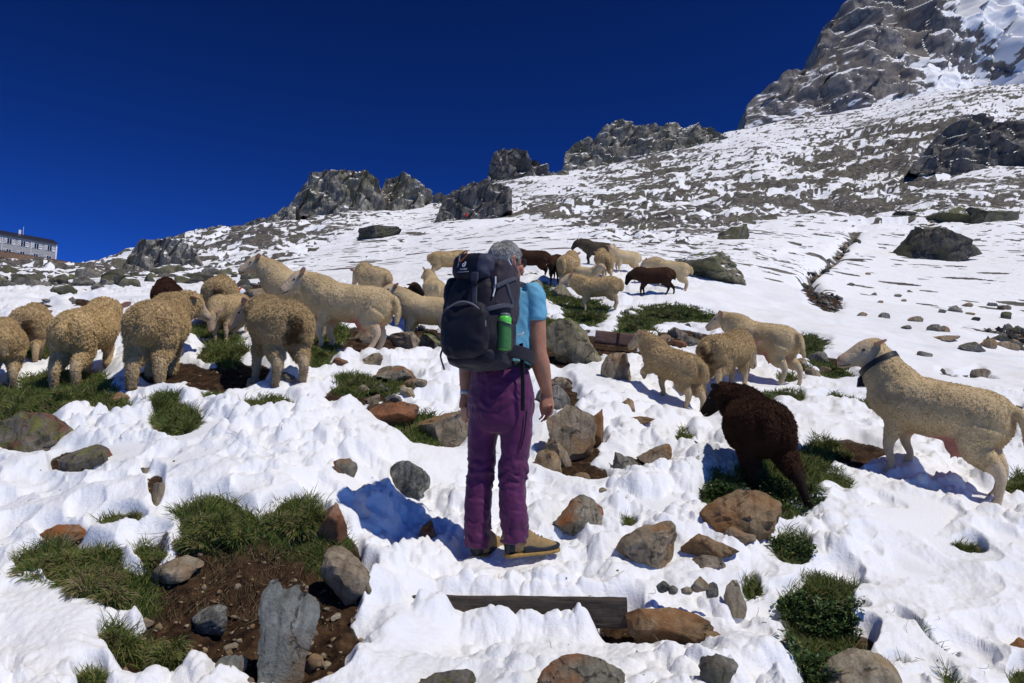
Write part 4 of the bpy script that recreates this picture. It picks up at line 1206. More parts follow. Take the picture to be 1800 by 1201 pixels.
    dr = np.maximum(dr, .28 * sstep(.33, .27, bz) * (1 - face) * sstep(.3, .5, fbm3(P, .12, 3, 3) + .4))
    dr = np.maximum(dr, .55 * sstep(.12, .0, P[:, 2]) * (1 - face))
    for k in F3:
        dr = np.maximum(dr, 1.3 * sstep(.075, .045, np.linalg.norm(P - F3[k] - [.01, 0, .01], axis=1)))
    wv = 1 - bare
    amp_ = (.0075 if wl > .018 else .005)
    D = fbm3(P + SEED[0], .10, 3, 60) * amp_ + fbm3(P * [1, 1, 1.5] + SEED[0], .035, 2, 61) * amp_ * .5
    P2 = P + Nn * (D * wv)[:, None] * (1 if y < 12 else .8)
    nose = sstep(.215, .235, ds) * sstep(.08, .06, dp)
    set_co(me, P2 * s)
    smooth(me)
    fattr(me, 'bare', bare); fattr(me, 'dirt', dr); fattr(me, 'pink', np.maximum(pink, .40 * nose * (wool not in ('brown', 'grey'))))
    skin, woolm = WM[wool]
    obj('body', me, skin, root)
    # fleece
    n = n or int((38000 if y < 6.8 else 24000 if y < 9.9 else 9000 if y < 14.5 else 5000))
    pos, nn, vi = sample_surface(me, wv + .0 * wv, n, r)
    pos_u = pos / s
    L = wl * .85 * s * r.uniform(.6, 1.2, n)
    L *= np.clip(1 - .6 * bare[vi], .3, 1)
    hv = np.zeros_like(nn); hv[:, 2] = -1
    cl = np.stack([fbm3(pos_u + 3 * i, (.018 if wl > .018 else .014), 2, 70 + i) for i in range(3)], 1)
    jit = r.normal(size=(n, 3)) * .15
    lay = .55 if wl > .018 else .8
    bk = np.zeros_like(nn); bk[:, 0] = -.35
    d1 = nn * 1.2 + hv * .2 + bk * .2 + cl * 1.1 + jit; d1 /= np.linalg.norm(d1, axis=1)[:, None]
    d2 = nn * (1 - lay) + hv * .75 + bk + cl * 1.4 + jit * 1.5; d2 /= np.linalg.norm(d2, axis=1)[:, None]
    cr = np.cross(nn, r.normal(size=(n, 3))); cr /= np.linalg.norm(cr, axis=1)[:, None] + 1e-9
    k0 = pos - nn * .004
    k1 = k0 + d1 * (L * .45)[:, None]
    k2 = k1 + (d2 + cr * .5) * (L * .45)[:, None]
    k3 = k2 + (d2 - cr * .9) * (L * .40)[:, None]
    pts = np.stack([k0, k1, k2, k3], 1)
    dens = math.sqrt(38000 / n)
    rad = np.array([.0018, .0021, .0018, .0008]) * s * min(dens, 2.4) * (1.0 if wl > .018 else .9)
    hair_obj('fleece', pts, rad, woolm, root, {'dirt': dr[vi]})
    # ears and eyes
    em = M_EARD if wool in ('brown', 'grey') else M_EARC
    for sg in (-1, 1):
        eb = hb + hd * -.015 + hup * .045 + hside * sg * .076
        ed = hside * sg * math.cos(R(ears[0])) + hup * math.sin(R(ears[0])) * (1 if ears[0] else 0) - hd * .35
        ed /= np.linalg.norm(ed)
        ax = np.cross(ed, hd); ax /= np.linalg.norm(ax)
        el_ = loft([eb - ed * .02, eb + ed * .02, eb + ed * .055, eb + ed * .09, eb + ed * .115], [(.012, .014), (.030, .013), (.036, .009), (.026, .007), (.005, .004)], 3, seg=10, up=tuple(ax))
        me2 = mesh_from('ear', el_[0] * s, el_[1]); smooth(me2)
        obj('ear', me2, em, root)
        if y < 12:
            ev = ellipsoid((hb + hd * .085 + hup * .022 + hside * sg * .073) * s, (.0135 * s, .0135 * s, .0125 * s), None, 2)
            me3 = mesh_from('eye', *ev); smooth(me3)
            obj('eye', me3, M_EYE, root)
    if y < 9.5:
        for sg in (-1, 1):
            nv = ellipsoid((hb + hd * .264 - hup * .020 + hside * sg * .022) * s, (.007 * s, .006 * s, .005 * s), None, 2)
            obj('nostril', mesh_from('nostril', *nv), M_EYE, root)
        ml = loft([hb + hd * .195 - hup * .066 + hside * .045, hb + hd * .245 - hup * .064 + hside * .034, hb + hd * .270 - hup * .058, hb + hd * .245 - hup * .064 - hside * .034, hb + hd * .195 - hup * .066 - hside * .045], [.0030] * 5, 3, seg=6, up=tuple(hup))
        obj('mouth', mesh_from('mouth', ml[0] * s, ml[1]), M_EYE, root)
    if collar:
        cc = nb + nd * .185; t = nd * .92 - hup * .25; t /= np.linalg.norm(t); sd_ = np.cross([0, 0, 1.0], t); sd_ /= np.linalg.norm(sd_); uu = np.cross(t, sd_)
        rl = P2 - cc; sl = np.abs(rl @ t) < .03; qa = rl[sl] @ sd_; qb = rl[sl] @ uu
        qr = np.hypot(qa, qb); qt = np.arctan2(qb, qa); okk = qr < .24; qr = qr[okk]; qt = qt[okk]
        ang = np.linspace(0, 2 * math.pi, 40)
        Vv = []; Ff = []
        rads = []
        for a in ang[:-1]:
            dlt = np.abs((qt - a + math.pi) % (2 * math.pi) - math.pi)
            rads.append(np.percentile(qr[dlt < .22], 85) if (dlt < .22).any() else .12)
        rads = np.array(rads); rads = (rads + np.roll(rads, 1) + np.roll(rads, -1)) / 3 + .004
        for i, a in enumerate(ang[:-1]):
            nrm = sd_ * math.cos(a) + uu * math.sin(a); rd = nrm * rads[i]
            for (o1, o2) in ((-.019, -.010), (.019, -.010), (.019, .006), (-.019, .006)):
                Vv.append(cc + rd + t * o1 + nrm * o2)
        for i in range(39):
            for j in range(4):
                Ff.append((i * 4 + j, i * 4 + (j + 1) % 4, ((i + 1) % 39) * 4 + (j + 1) % 4, ((i + 1) % 39) * 4 + j))
        co = obj('collar', mesh_from('collar', np.array(Vv) * s, Ff), M_STRAP, root)
        bc = cc - uu * (rads[29] + .004)
        dn = np.array([0, 0, -1.0])
        bl = loft([bc, bc + dn * .012, bc + dn * .02, bc + dn * .055, bc + dn * .085, bc + dn * .088], [(.012, .010), (.020, .014), (.034, .024), (.040, .030), (.047, .036), (.040, .030)], 2, seg=14, up=tuple(t))
        me4 = mesh_from('bell', bl[0] * s, bl[1])
        obj('bell', me4, M_BELL, co)
    return root

sheep(1652, 856, 5.65, 131, 'large shorn sheep with a black collar and bell at the right edge', 'cream', 1.0, .011, (56, 10), (-10, 40), {'FL': (.03, 0, 0), 'FR': (-.04, 0, 0), 'HL': (-.02, 0, 0), 'HR': (.06, 0, 0)}, .24, 0, 1.0, udder=1.2, collar=True, ears=(8, 0), hero=True)
sheep(1335, 850, 5.5, 82, 'dark brown curly sheep kneeling uphill on the herbs, seen from behind', 'brown', 0.9, .024, (26, 45), (-25, 45), {'FL': (.02, 0, .10), 'FR': (.02, 0, .10), 'HR': (-.20, -.13, 0), 'HL': (.06, .0, 0)}, .16, .1, 1.08, pitch=-10, drop=0.1, ears=(14, 0), hero=True)
sheep(1182, 716, 7.8, 130, 'tan sheep trotting left with one front hoof lifted, nearest of three at right', 'tan', 0.72, .024, (36, 10), (-22, 15), {'FL': (.14, 0, .17), 'FR': (-.04, 0, 0), 'HL': (.07, 0, 0), 'HR': (-.04, 0, 0)}, .22, .25, 1.02)
sheep(1280, 678, 8.5, 46, 'round curly sheep with snow specks on its dark rump, middle of three at right', 'tan', 0.84, .026, (-20, 0), (-55, 0), None, .12, .2, 1.10, dirt=.9)
sheep(1340, 664, 9.1, 130, 'shorn sheep with a pink udder, farthest of three at right', 'cream', 0.92, .013, (22, 0), (-15, 10), {'HL': (.05, 0, 0), 'HR': (-.05, -.04, 0)}, .26, 0, 1.0, udder=1.1)
sheep(1050, 541, 13.6, 174, 'woolly sheep in side view standing on the turf bank right of the hiker', 'gold', 0.8, .030, (30, 0), (-20, 15), None, .22, .2, .98)
sheep(1150, 512, 15.4, 172, 'dark brown sheep in side view walking left with lowered head', 'brown', 0.76, .018, (-15, 0), (-55, 5), {'FL': (.1, 0, 0), 'HR': (-.14, 0, 0), 'HL': (.08, 0, 0)}, .24, 0, 1.0)
sheep(1178, 494, 17.2, 172, 'pale sheep whose rump shows behind the walking dark brown sheep', 'cream', 0.86, .02, (0, 0), (-40, 0), None, .20, .2, 1.0)
sheep(1000, 478, 16.6, 74, 'big pale sheep seen from behind, above the woolly sheep', 'tan', 0.92, .024, (10, 0), (-40, 0), None, .30, .2, 1.12)
sheep(1062, 478, 17.6, 94, 'pale sheep seen from behind in the centre of the far group', 'tan', 0.85, .024, (0, 0), (-50, 0), None, .16, .2, 1.1, dirt=.8)
sheep(1050, 462, 21.0, 184, 'grey-brown sheep whose back shows above the far group', 'grey', 0.9, .018, (5, 0), (-40, 0), None, .2, 0, 1.0)
sheep(1100, 478, 19.2, 200, 'pale shorn sheep with a white face turned to the camera in the far group', 'cream', 0.8, .013, (28, 30), (-15, 60), None, .2, 0, 1.0)
sheep(1030, 486, 16.2, 320, 'small pale sheep with black ears turned to the right in the far group', 'cream', 0.62, .02, (40, 0), (-22, -8), None, .2, .2, 1.05)
sheep(934, 488, 17.6, 186, 'dark brown sheep right of the hiker head, seen from the side', 'brown', 0.82, .02, (10, 0), (-45, 0), None, .2, 0, 1.0)
sheep(977, 492, 16.9, 258, 'dark brown sheep facing the camera beside the big pale rump', 'brown', 0.78, .02, (-25, 0), (-65, 0), None, .2, 0, 1.0)
sheep(786, 490, 19.0, 18, 'curly sheep grazing alone in the snow left above the backpack', 'tan', 0.86, .028, (-15, 0), (-60, 0), None, .16, .3, 1.08)
sheep(762, 545, 12.8, 106, 'sheep with upright pink ears seen from behind, left of the backpack lid', 'cream', 0.78, .018, (44, 18), (-5, 20), None, .2, .1, 1.0, ears=(40, 0))
sheep(752, 598, 9.7, 170, 'pale shorn sheep standing in side view half hidden by the backpack', 'cream', 0.86, .013, (36, 0), (-15, 30), None, .22, 0, .98, ears=(14, 0))
sheep(716, 572, 11.0, 292, 'brown-faced sheep peeping over the pale sheep left of the backpack', 'brown', 0.74, .018, (46, -8), (-30, 40), None, .2, 0, .95, ears=(-25, 0))
sheep(654, 528, 13.2, 130, 'pale sheep with its rump to the camera behind the rearing sheep', 'cream', 0.9, .022, (-10, 0), (-45, 0), None, .2, .2, 1.08, dirt=.7)
sheep(612, 604, 7.9, 166, 'large sheep climbing left with its front half raised, in the middle of the left flock', 'cream', 0.94, .014, (26, 8), (-28, 30), {'FL': (.0, 0, .06), 'FR': (-.04, 0, .04), 'HL': (.06, 0, 0), 'HR': (.1, 0, 0)}, .27, 0, 1.02, pitch=6, udder=.9, ears=(22, 0), hero=True)
sheep(520, 600, 8.9, 174, 'long sheep looking left behind the climbing sheep', 'cream', 0.93, .014, (28, 0), (-20, 12), None, .25, 0, 1.0, pitch=4, ears=(10, 0), udder=.7)
sheep(486, 675, 6.35, 122, 'tan sheep with a dirty dark rump, seen from behind left of centre', 'tan', 0.88, .026, (6, 28), (-38, 55), {'HL': (.04, .0, 0), 'HR': (.0, -.02, 0), 'FL': (.06, .02, 0)}, .13, .35, 1.10, dirt=1.1, hero=True)
sheep(384, 592, 9.0, 108, 'sheep with a dark crack in its rump, seen from behind beside the curly sheep face', 'tan', 0.82, .026, (10, 0), (-40, 0), None, .12, .4, 1.1, dirt=1.0)
sheep(402, 592, 8.0, 262, 'small sheep grazing head down between the two tan rumps', 'tan', 0.62, .022, (-38, 0), (-78, 0), None, .2, .2, 1.0)
sheep(272, 680, 6.5, 104, 'big curly sheep seen from behind with its face turned right', 'gold', 0.93, .030, (24, -40), (-16, -48), {'HL': (-.03, .0, 0), 'HR': (.02, 0, 0)}, .17, .55, 1.08, face_wool=.9, hero=True, ears=(-8, 0))
sheep(290, 585, 8.8, 118, 'dark brown sheep whose back shows behind the big curly sheep', 'brown', 0.76, .02, (-15, 0), (-40, 0), None, .2, 0, 1.0)
sheep(148, 670, 7.0, 95, 'golden sheep in three-quarter rear view left of the big curly sheep', 'gold', 0.9, .022, (10, 0), (-45, 0), {'HR': (-.04, 0, 0)}, .13, .5, 1.06, hero=True)
sheep(50, 640, 8.2, 116, 'sheep with a dirty rump seen from behind near the left edge', 'tan', 0.8, .026, (5, 0), (-45, 0), None, .14, .3, 1.12, dirt=1.0)
sheep(2, 674, 7.0, 124, 'sheep cut by the left edge, seen from behind', 'tan', 0.74, .024, (10, 0), (-45, 0), None, .2, .4, 1.05)
# ------------------------------------------------------------------ the hiker
HP = at(885, 985, 4.1)
HP[2] = HP[2] - .026
def Wp(px, py, dy=0.0):
    return at(px, py, 4.1 + dy) - HP
hiker = empty('person', tuple(HP))
tag(hiker, 'grey-haired hiker in light blue shirt and purple trousers standing with back to camera', 'person')
YB = R(28); fb = np.array([math.sin(YB), math.cos(YB), 0]); rb = np.array([math.cos(YB), -math.sin(YB), 0]); UZ = np.array([0, 0, 1.0])
YH = R(50); fh = np.array([math.sin(YH), math.cos(YH), 0]); rh = np.array([math.cos(YH), -math.sin(YH), 0])

def skin_mat():
    m, n, b = new_mat('skin', .55, .3)
    tc = N(n, 'ShaderNodeTexCoord').outputs['Object']
    n1 = noise(n, 18, 4, .6, tc)
    c = ramp(n, n1.outputs['Fac'], [(.3, (.37, .165, .095)), (.7, (.50, .245, .15))]).outputs[0]
    a = N(n, 'ShaderNodeAttribute', attribute_name='scalp').outputs['Fac']
    c = mixc(n, a, c, (.26, .25, .235))
    p = N(n, 'ShaderNodeAttribute', attribute_name='flush').outputs['Fac']
    c = mixc(n, math_(n, 'MULTIPLY', p, .6), c, (.50, .15, .09))
    n.links.new(c, b.inputs['Base Color'])
    bump(n, b, noise(n, 160, 2, .6, tc).outputs['Fac'], .15, .004)
    b.inputs['Subsurface Weight'].default_value = .08
    b.inputs['Subsurface Radius'].default_value = (.01, .004, .002)
    return m
M_SKIN = skin_mat()

HC = Wp(889, 461, 0.0)                       # middle of the head
T0 = Wp(888, 522, 0.0)
shR = T0 + rb * .172 + UZ * -.005; shL = T0 - rb * .172 + UZ * -.005
elR = Wp(946, 622, -.05); wrR = Wp(962, 692, .03)
elL = Wp(824, 628, .12); wrL = Wp(818, 692, .10)
parts = []
hE = Euler((0, 0, -YH))
def hp(f, s_, u): return HC + fh * f + rh * s_ + UZ * u
parts.append(ellipsoid(hp(-.004, 0, .018), (.0745, .094, .094), hE))
parts.append(ellipsoid(hp(.022, 0, -.045), (.060, .070, .072), hE))
parts.append(ellipsoid(hp(.055, 0, -.085), (.036, .036, .026), hE, 2))           # chin
parts.append(loft([hp(.082, 0, .014), hp(.098, 0, -.012), hp(.110, 0, -.034), hp(.094, 0, -.040)], [(.010, .010), (.012, .012), (.017, .014), (.012, .008)], 3, seg=10, up=tuple(rh)))
for sg in (-1, 1):
    parts.append(ellipsoid(hp(.055, sg * .040, -.030), (.026, .030, .026), hE, 2))   # cheek
    parts.append(loft([hp(.004, sg * .070, -.045), hp(-.006, sg * .079, -.030), hp(-.014, sg * .083, -.004), hp(-.002, sg * .080, .014), hp(.010, sg * .074, .008)], [(.008, .008), (.007, .012), (.006, .015), (.006, .011), (.005, .006)], 3, seg=10, up=tuple(fh)))
parts.append(loft([HC - UZ * .02 - fh * .015, Wp(888, 500, .0), Wp(888, 520, .0)], [(.056, .060), (.054, .058), (.075, .075)], 4, seg=18, up=tuple(fb)))
parts.append(loft([Wp(888, 511), Wp(888, 522), Wp(887, 545), Wp(885, 590), Wp(882, 640), Wp(879, 690), Wp(878, 740)], [(.09, .06), (.165, .085), (.160, .10), (.145, .10), (.130, .095), (.155, .105), (.14, .10)], 3, seg=24, up=tuple(fb)))
def arm(sh, el, wr, bend):
    a = el - sh; f = wr - el
    parts.append(loft([sh - a * .05, sh + a * .12, sh + a * .45, el - a * .08, el + f * .08, el + f * .28, el + f * .65, wr - f * .06, wr + f * .05],
                      [(.048, .050), (.055, .057), (.050, .052), (.044, .045), (.047, .047), (.048, .048), (.039, .037), (.029, .025), (.029, .021)], 3, seg=16, up=tuple(bend)))
arm(shR, elR, wrR, fb); arm(shL, elL, wrL, fb)
# right hand: loosely curled, back of the hand outwards, thumb towards the thigh
def chain(pts, rad): parts.append(loft(pts, rad, 3, seg=10, up=(1, .3, 0)))
kn = [Wp(954.5, 716, .050), Wp(960.2, 718, .034), Wp(966, 718, .018), Wp(971.4, 716, .002)]
parts.append(loft([wrR - UZ * -.01, Wp(961, 700, .034), Wp(962, 709, .032), Wp(963, 717, .028)], [(.026, .019), (.034, .019), (.038, .017), (.037, .013)], 4, seg=14, up=(.25, -1, 0)))
for i, (k, ln) in enumerate(zip(kn, (.072, .080, .074, .058))):
    d1 = np.array([.05 - .05 * i, .10, -1.0]); d1 /= np.linalg.norm(d1)
    d2 = np.array([-.38 - .10 * i, .28, -.85]); d2 /= np.linalg.norm(d2)
    d3 = np.array([-.72 - .08 * i, .30, -.55]); d3 /= np.linalg.norm(d3)
    p1 = k + d1 * ln * .45; p2 = p1 + d2 * ln * .32; p3 = p2 + d3 * ln * .27
    chain([k + UZ * .014, k, p1, p2, p3], [.0080, .0080, .0074, .0068, .0054])
chain([Wp(957, 699, .042), Wp(952.5, 707, .055), Wp(951.0, 717, .064), Wp(953, 727, .068), Wp(954, 730, .069)], [.013, .0125, .0100, .0088, .0066])
# left hand, mostly behind the thigh
parts.append(loft([wrL + UZ * .01, Wp(817, 702, .105), Wp(816, 712, .11), Wp(815, 719, .11)], [(.024, .020), (.030, .020), (.034, .018), (.033, .013)], 4, seg=14, up=(.7, -.7, 0)))
for i, ln in enumerate((.072, .080, .074, .058)):
    k = Wp(812 + 3.0 * i, 719, .125 - .016 * i)
    p1 = k + np.array([.01, .03, -.93]) * ln * .45; p2 = p1 + np.array([.15, .2, -.9]) * ln * .32; p3 = p2 + np.array([.35, .3, -.8]) * ln * .27
    chain([k + UZ * .012, k, p1, p2, p3], [.0085, .0092, .0082, .0076, .006])
chain([Wp(816, 702, .13), Wp(815, 711, .145), Wp(816, 720, .155), Wp(817, 728, .158)], [.012, .012, .0096, .0075])
# legs inside the trousers
Lk = [Wp(850, 745, .03), Wp(847, 832, .05), Wp(844, 890, .05), Wp(843, 962, .06)]
Rk = [Wp(906, 748, -.03), Wp(902, 835, -.02), Wp(904, 890, -.03), Wp(905, 962, -.03)]
for q in (Lk, Rk):
    parts.append(loft([q[0] + UZ * .12, q[0], q[1], q[2], q[3]], [.075, .072, .052, .050, .036], 4, seg=14, up=(0, 1, 0)))
me = grow('body', parts, .0052, 3, .5)
P = co_of(me)
rel = P - HC; f_ = rel @ fh; s_ = rel @ rh; u_ = rel[:, 2]
inhead = (np.linalg.norm(rel, axis=1) < .15)
hairline = np.where(f_ > .045, .062 + .2 * (f_ - .045), np.where(f_ > .012, -.012 + (f_ - .012) * 2.2, np.where(f_ > -.03, .010 - (.012 - f_) * 1.2, -.075)))
scalp = inhead & (u_ > hairline)
ear = (np.abs(s_) > .078) & (u_ < .03) & (f_ > -.035) & (f_ < .03)
scalp &= ~ear
scalp = scalp.astype(float)
flush = (ear & inhead).astype(float) + .5 * inhead * sstep(.02, -.05, u_) * sstep(-.02, .05, f_)
fattr(me, 'scalp', scalp); fattr(me, 'flush', np.clip(flush, 0, 1))
obj('body', me, M_SKIN, hiker)

# hair
def hair_mat(name, c1, c2, rough=.45):
    m, n, b = new_mat(name, rough, .4)
    hi = N(n, 'ShaderNodeHairInfo')
    c = ramp(n, hi.outputs['Random'], [(0, c1), (1, c2)])
    n.links.new(c.outputs[0], b.inputs['Base Color'])
    return m
M_HAIR = hair_mat('grey_hair', (.17, .165, .155), (.52, .50, .47))
r_ = np.random.default_rng(3)
pos, nn, vi = sample_surface(me, scalp, 9000, r_)
crown = hp(-.045, .012, .118)
out = pos - crown; out -= nn * (out * nn).sum(1)[:, None]; out /= np.linalg.norm(out, axis=1)[:, None] + 1e-6
dn = np.array([0, 0, -1.0]) + 0 * nn; dn -= nn * (dn * nn).sum(1)[:, None]
cl = np.stack([fbm3(pos + 2 * i, .035, 2, 90 + i) for i in range(3)], 1)
d = out * .9 + dn * .6 + cl * .18 + r_.normal(size=pos.shape) * .05
d /= np.linalg.norm(d, axis=1)[:, None]
ln = .030 * r_.uniform(.7, 1.15, len(pos))
ln *= 1 - .45 * sstep(-.01, -.08, (pos - HC)[:, 2])
k0 = pos - nn * .002; k1 = k0 + (nn * .28 + d * .85) * (ln * .33)[:, None]; k2 = k1 + (nn * .15 + d) * (ln * .36)[:, None]; k3 = k2 + (-nn * .12 + d) * (ln * .36)[:, None]
hair_obj('hair', np.stack([k0, k1, k2, k3], 1), np.array([.0011, .0012, .0010, .0004]), M_HAIR, hiker)

# glasses
M_LENS = plain('blue_lens', (.035, .085, .12), .08, .7, .1)
M_FRAME = plain('spectacle_frame', (.012, .012, .014), .3, .5, 0)
gl = loft([hp(.004, .081, .006), hp(.045, .078, .010), hp(.078, .068, .010), hp(.088, .056, .010)], [.0028, .0030, .0034, .004], 3, seg=8)
gme = mesh_from('glasses', *gl); g = obj('glasses', gme, M_FRAME, hiker)
for sg in (-1, 1):
    v = ICO[3][0] * np.array([.027, .004, .021])
    rot = Euler((0, 0, -YH - sg * R(18))).to_matrix()
    v = v @ np.array(rot).T + hp(.096, sg * .040, -.002)
    lm = fast_tri('lens', v, ICO[3][1]); smooth(lm); obj('lens', lm, M_LENS, g)
obj('glasses_bridge', mesh_from('glasses_bridge', *loft([hp(.104, -.014, .004), hp(.106, 0, .007), hp(.104, .014, .004)], [.0025, .0025, .0025], 3, seg=8)), M_FRAME, g)
gl = loft([hp(.004, -.081, .006), hp(.045, -.078, .010), hp(.078, -.068, .010), hp(.088, -.056, .010)], [.0028, .0030, .0034, .004], 3, seg=8)
obj('temple', mesh_from('temple', *gl), M_FRAME, g)

# shirt
def cloth_mat(name, c, rough=.8, var=.18, weave=260, sheen=.0, bmp=.25):
    m, n, b = new_mat(name, rough, .2)
    tc = N(n, 'ShaderNodeTexCoord').outputs['Object']
    n1 = noise(n, 9, 3, .6, tc); n2 = noise(n, weave, 2, .6, tc)
    k = math_(n, 'ADD', math_(n, 'MULTIPLY', n1.outputs['Fac'], .7), math_(n, 'MULTIPLY', n2.outputs['Fac'], .3))
    cc = ramp(n, k, [(.35, tuple(x * (1 - var) for x in c)), (.65, tuple(min(1, x * (1 + var)) for x in c))])
    n.links.new(cc.outputs[0], b.inputs['Base Color'])
    if sheen: b.inputs['Sheen Weight'].default_value = sheen
    bump(n, b, n2.outputs['Fac'], bmp, .003)
    return m
M_SHIRT = cloth_mat('blue_shirt', (.15, .41, .56), .75, .12)
sp = []
sp.append(loft([Wp(889, 506, .005), Wp(889, 511), Wp(888, 521), Wp(887, 545), Wp(886, 590), Wp(885, 625), Wp(884, 641)], [(.072, .066), (.105, .078), (.182, .10), (.178, .118), (.160, .118), (.148, .114), (.150, .116)], 3, seg=26, up=tuple(fb)))
for sh, el in ((shR, elR), (shL, elL)):
    a = el - sh
    sp.append(loft([sh - a * .16 + (T0 - sh) * .15, sh + a * .02, sh + a * .22, sh + a * .40, sh + a * .43], [(.046, .048), (.055, .057), (.054, .056), (.055, .057), (.053, .055)], 3, seg=18, up=tuple(fb)))
me = grow('shirt', sp, .0085, 4)
P = co_of(me); Nn = no_of(me)
fold = 1 - np.abs(fbm3(P @ np.array([[1, 0, 0], [0, 1, 0], [.7, 0, .5]]), .085, 3, 201)) * 2.2
set_co(me, P + Nn * (np.clip(fold, -.5, 1) * .006)[:, None]); smooth(me)
obj('shirt', me, M_SHIRT, hiker)

# trousers
M_TROU = cloth_mat('purple_trousers', (.090, .0145, .068), .62, .2, 220, .15)
tp = [loft([Wp(879, 637), Wp(879, 650), Wp(880, 680), Wp(880, 712), Wp(879, 748), Wp(878, 762)], [(.138, .108), (.150, .118), (.170, .132), (.178, .138), (.165, .125), (.12, .10)], 3, seg=28, up=tuple(fb))]
tp.append(loft([Wp(853, 712, .03), Wp(850, 748, .03), Wp(847, 790, .04), Wp(846, 828, .05), Wp(843, 860, .05), Wp(840, 895, .05), Wp(839, 930, .055), Wp(840, 959, .06), Wp(840, 963, .06)],
               [(0.081, 0.095), (0.080, 0.095), (0.071, 0.079), (0.065, 0.070), (0.064, 0.070), (0.068, 0.074), (0.067, 0.072), (0.059, 0.065), (0.052, 0.058)], 3, seg=22, up=(0, 1, 0)))
tp.append(loft([Wp(904, 712, -.03), Wp(907, 748, -.03), Wp(906, 790, -.025), Wp(902, 828, -.02), Wp(900, 858, -.02), Wp(902, 892, -.03), Wp(904, 925, -.03), Wp(904, 950, -.03), Wp(904, 954, -.03)],
               [(0.086, 0.097), (0.086, 0.097), (0.076, 0.083), (0.070, 0.074), (0.067, 0.072), (0.068, 0.074), (0.066, 0.072), (0.063, 0.068), (0.056, 0.061)], 3, seg=22, up=(0, 1, 0)))
me = grow('trousers', tp, .0075, 3)
P = co_of(me); Nn = no_of(me); zt = P[:, 2] + HP[2] * 0
kn_ = np.exp(-((zt - .44) / .085) ** 2) + .9 * np.exp(-((zt - .14) / .10) ** 2) + .35 + .35 * np.exp(-((zt - .84) / .08) ** 2)
q = P * np.array([6.5, 6.5, 15]) + np.stack([fbm3(P, .12, 2, 220 + i) * .9 for i in range(3)], 1) + np.stack([np.zeros(len(P)), np.zeros(len(P)), P[:, 0] * 4], 1)
rid = 1 - np.abs(perlin3(q + 3.1, 211)) * 3.2
rid2 = 1 - np.abs(perlin3(q * 1.9 + 8.3, 212)) * 3.0
D = (np.clip(rid, -.6, 1) * .0065 + np.clip(rid2, -.6, 1) * .0035) * kn_ + perlin3(P * 7, 213) * .007
cuff = sstep(.24, .05, zt)
set_co(me, P + Nn * D[:, None]); smooth(me)
tr = obj('trousers', me, M_TROU, hiker)
M_BLACK = plain('black_webbing', (.010, .010, .014), .6, .25, .3, 120)
# seam down the outer right leg
obj('zip_seam', mesh_from('zip_seam', *loft([Wp(926, 722, -.13), Wp(922, 760, -.125), Wp(915, 790, -.115)], [.0022, .0025, .002], 6, seg=8)), M_BLACK, tr)
bel = loft([Wp(881, 640), Wp(881, 645), Wp(881, 650)], [(.155, .124), (.158, .127), (.158, .127)], 2, seg=30, up=tuple(fb))
obj('belt', mesh_from('belt', *bel), M_BLACK, hiker)

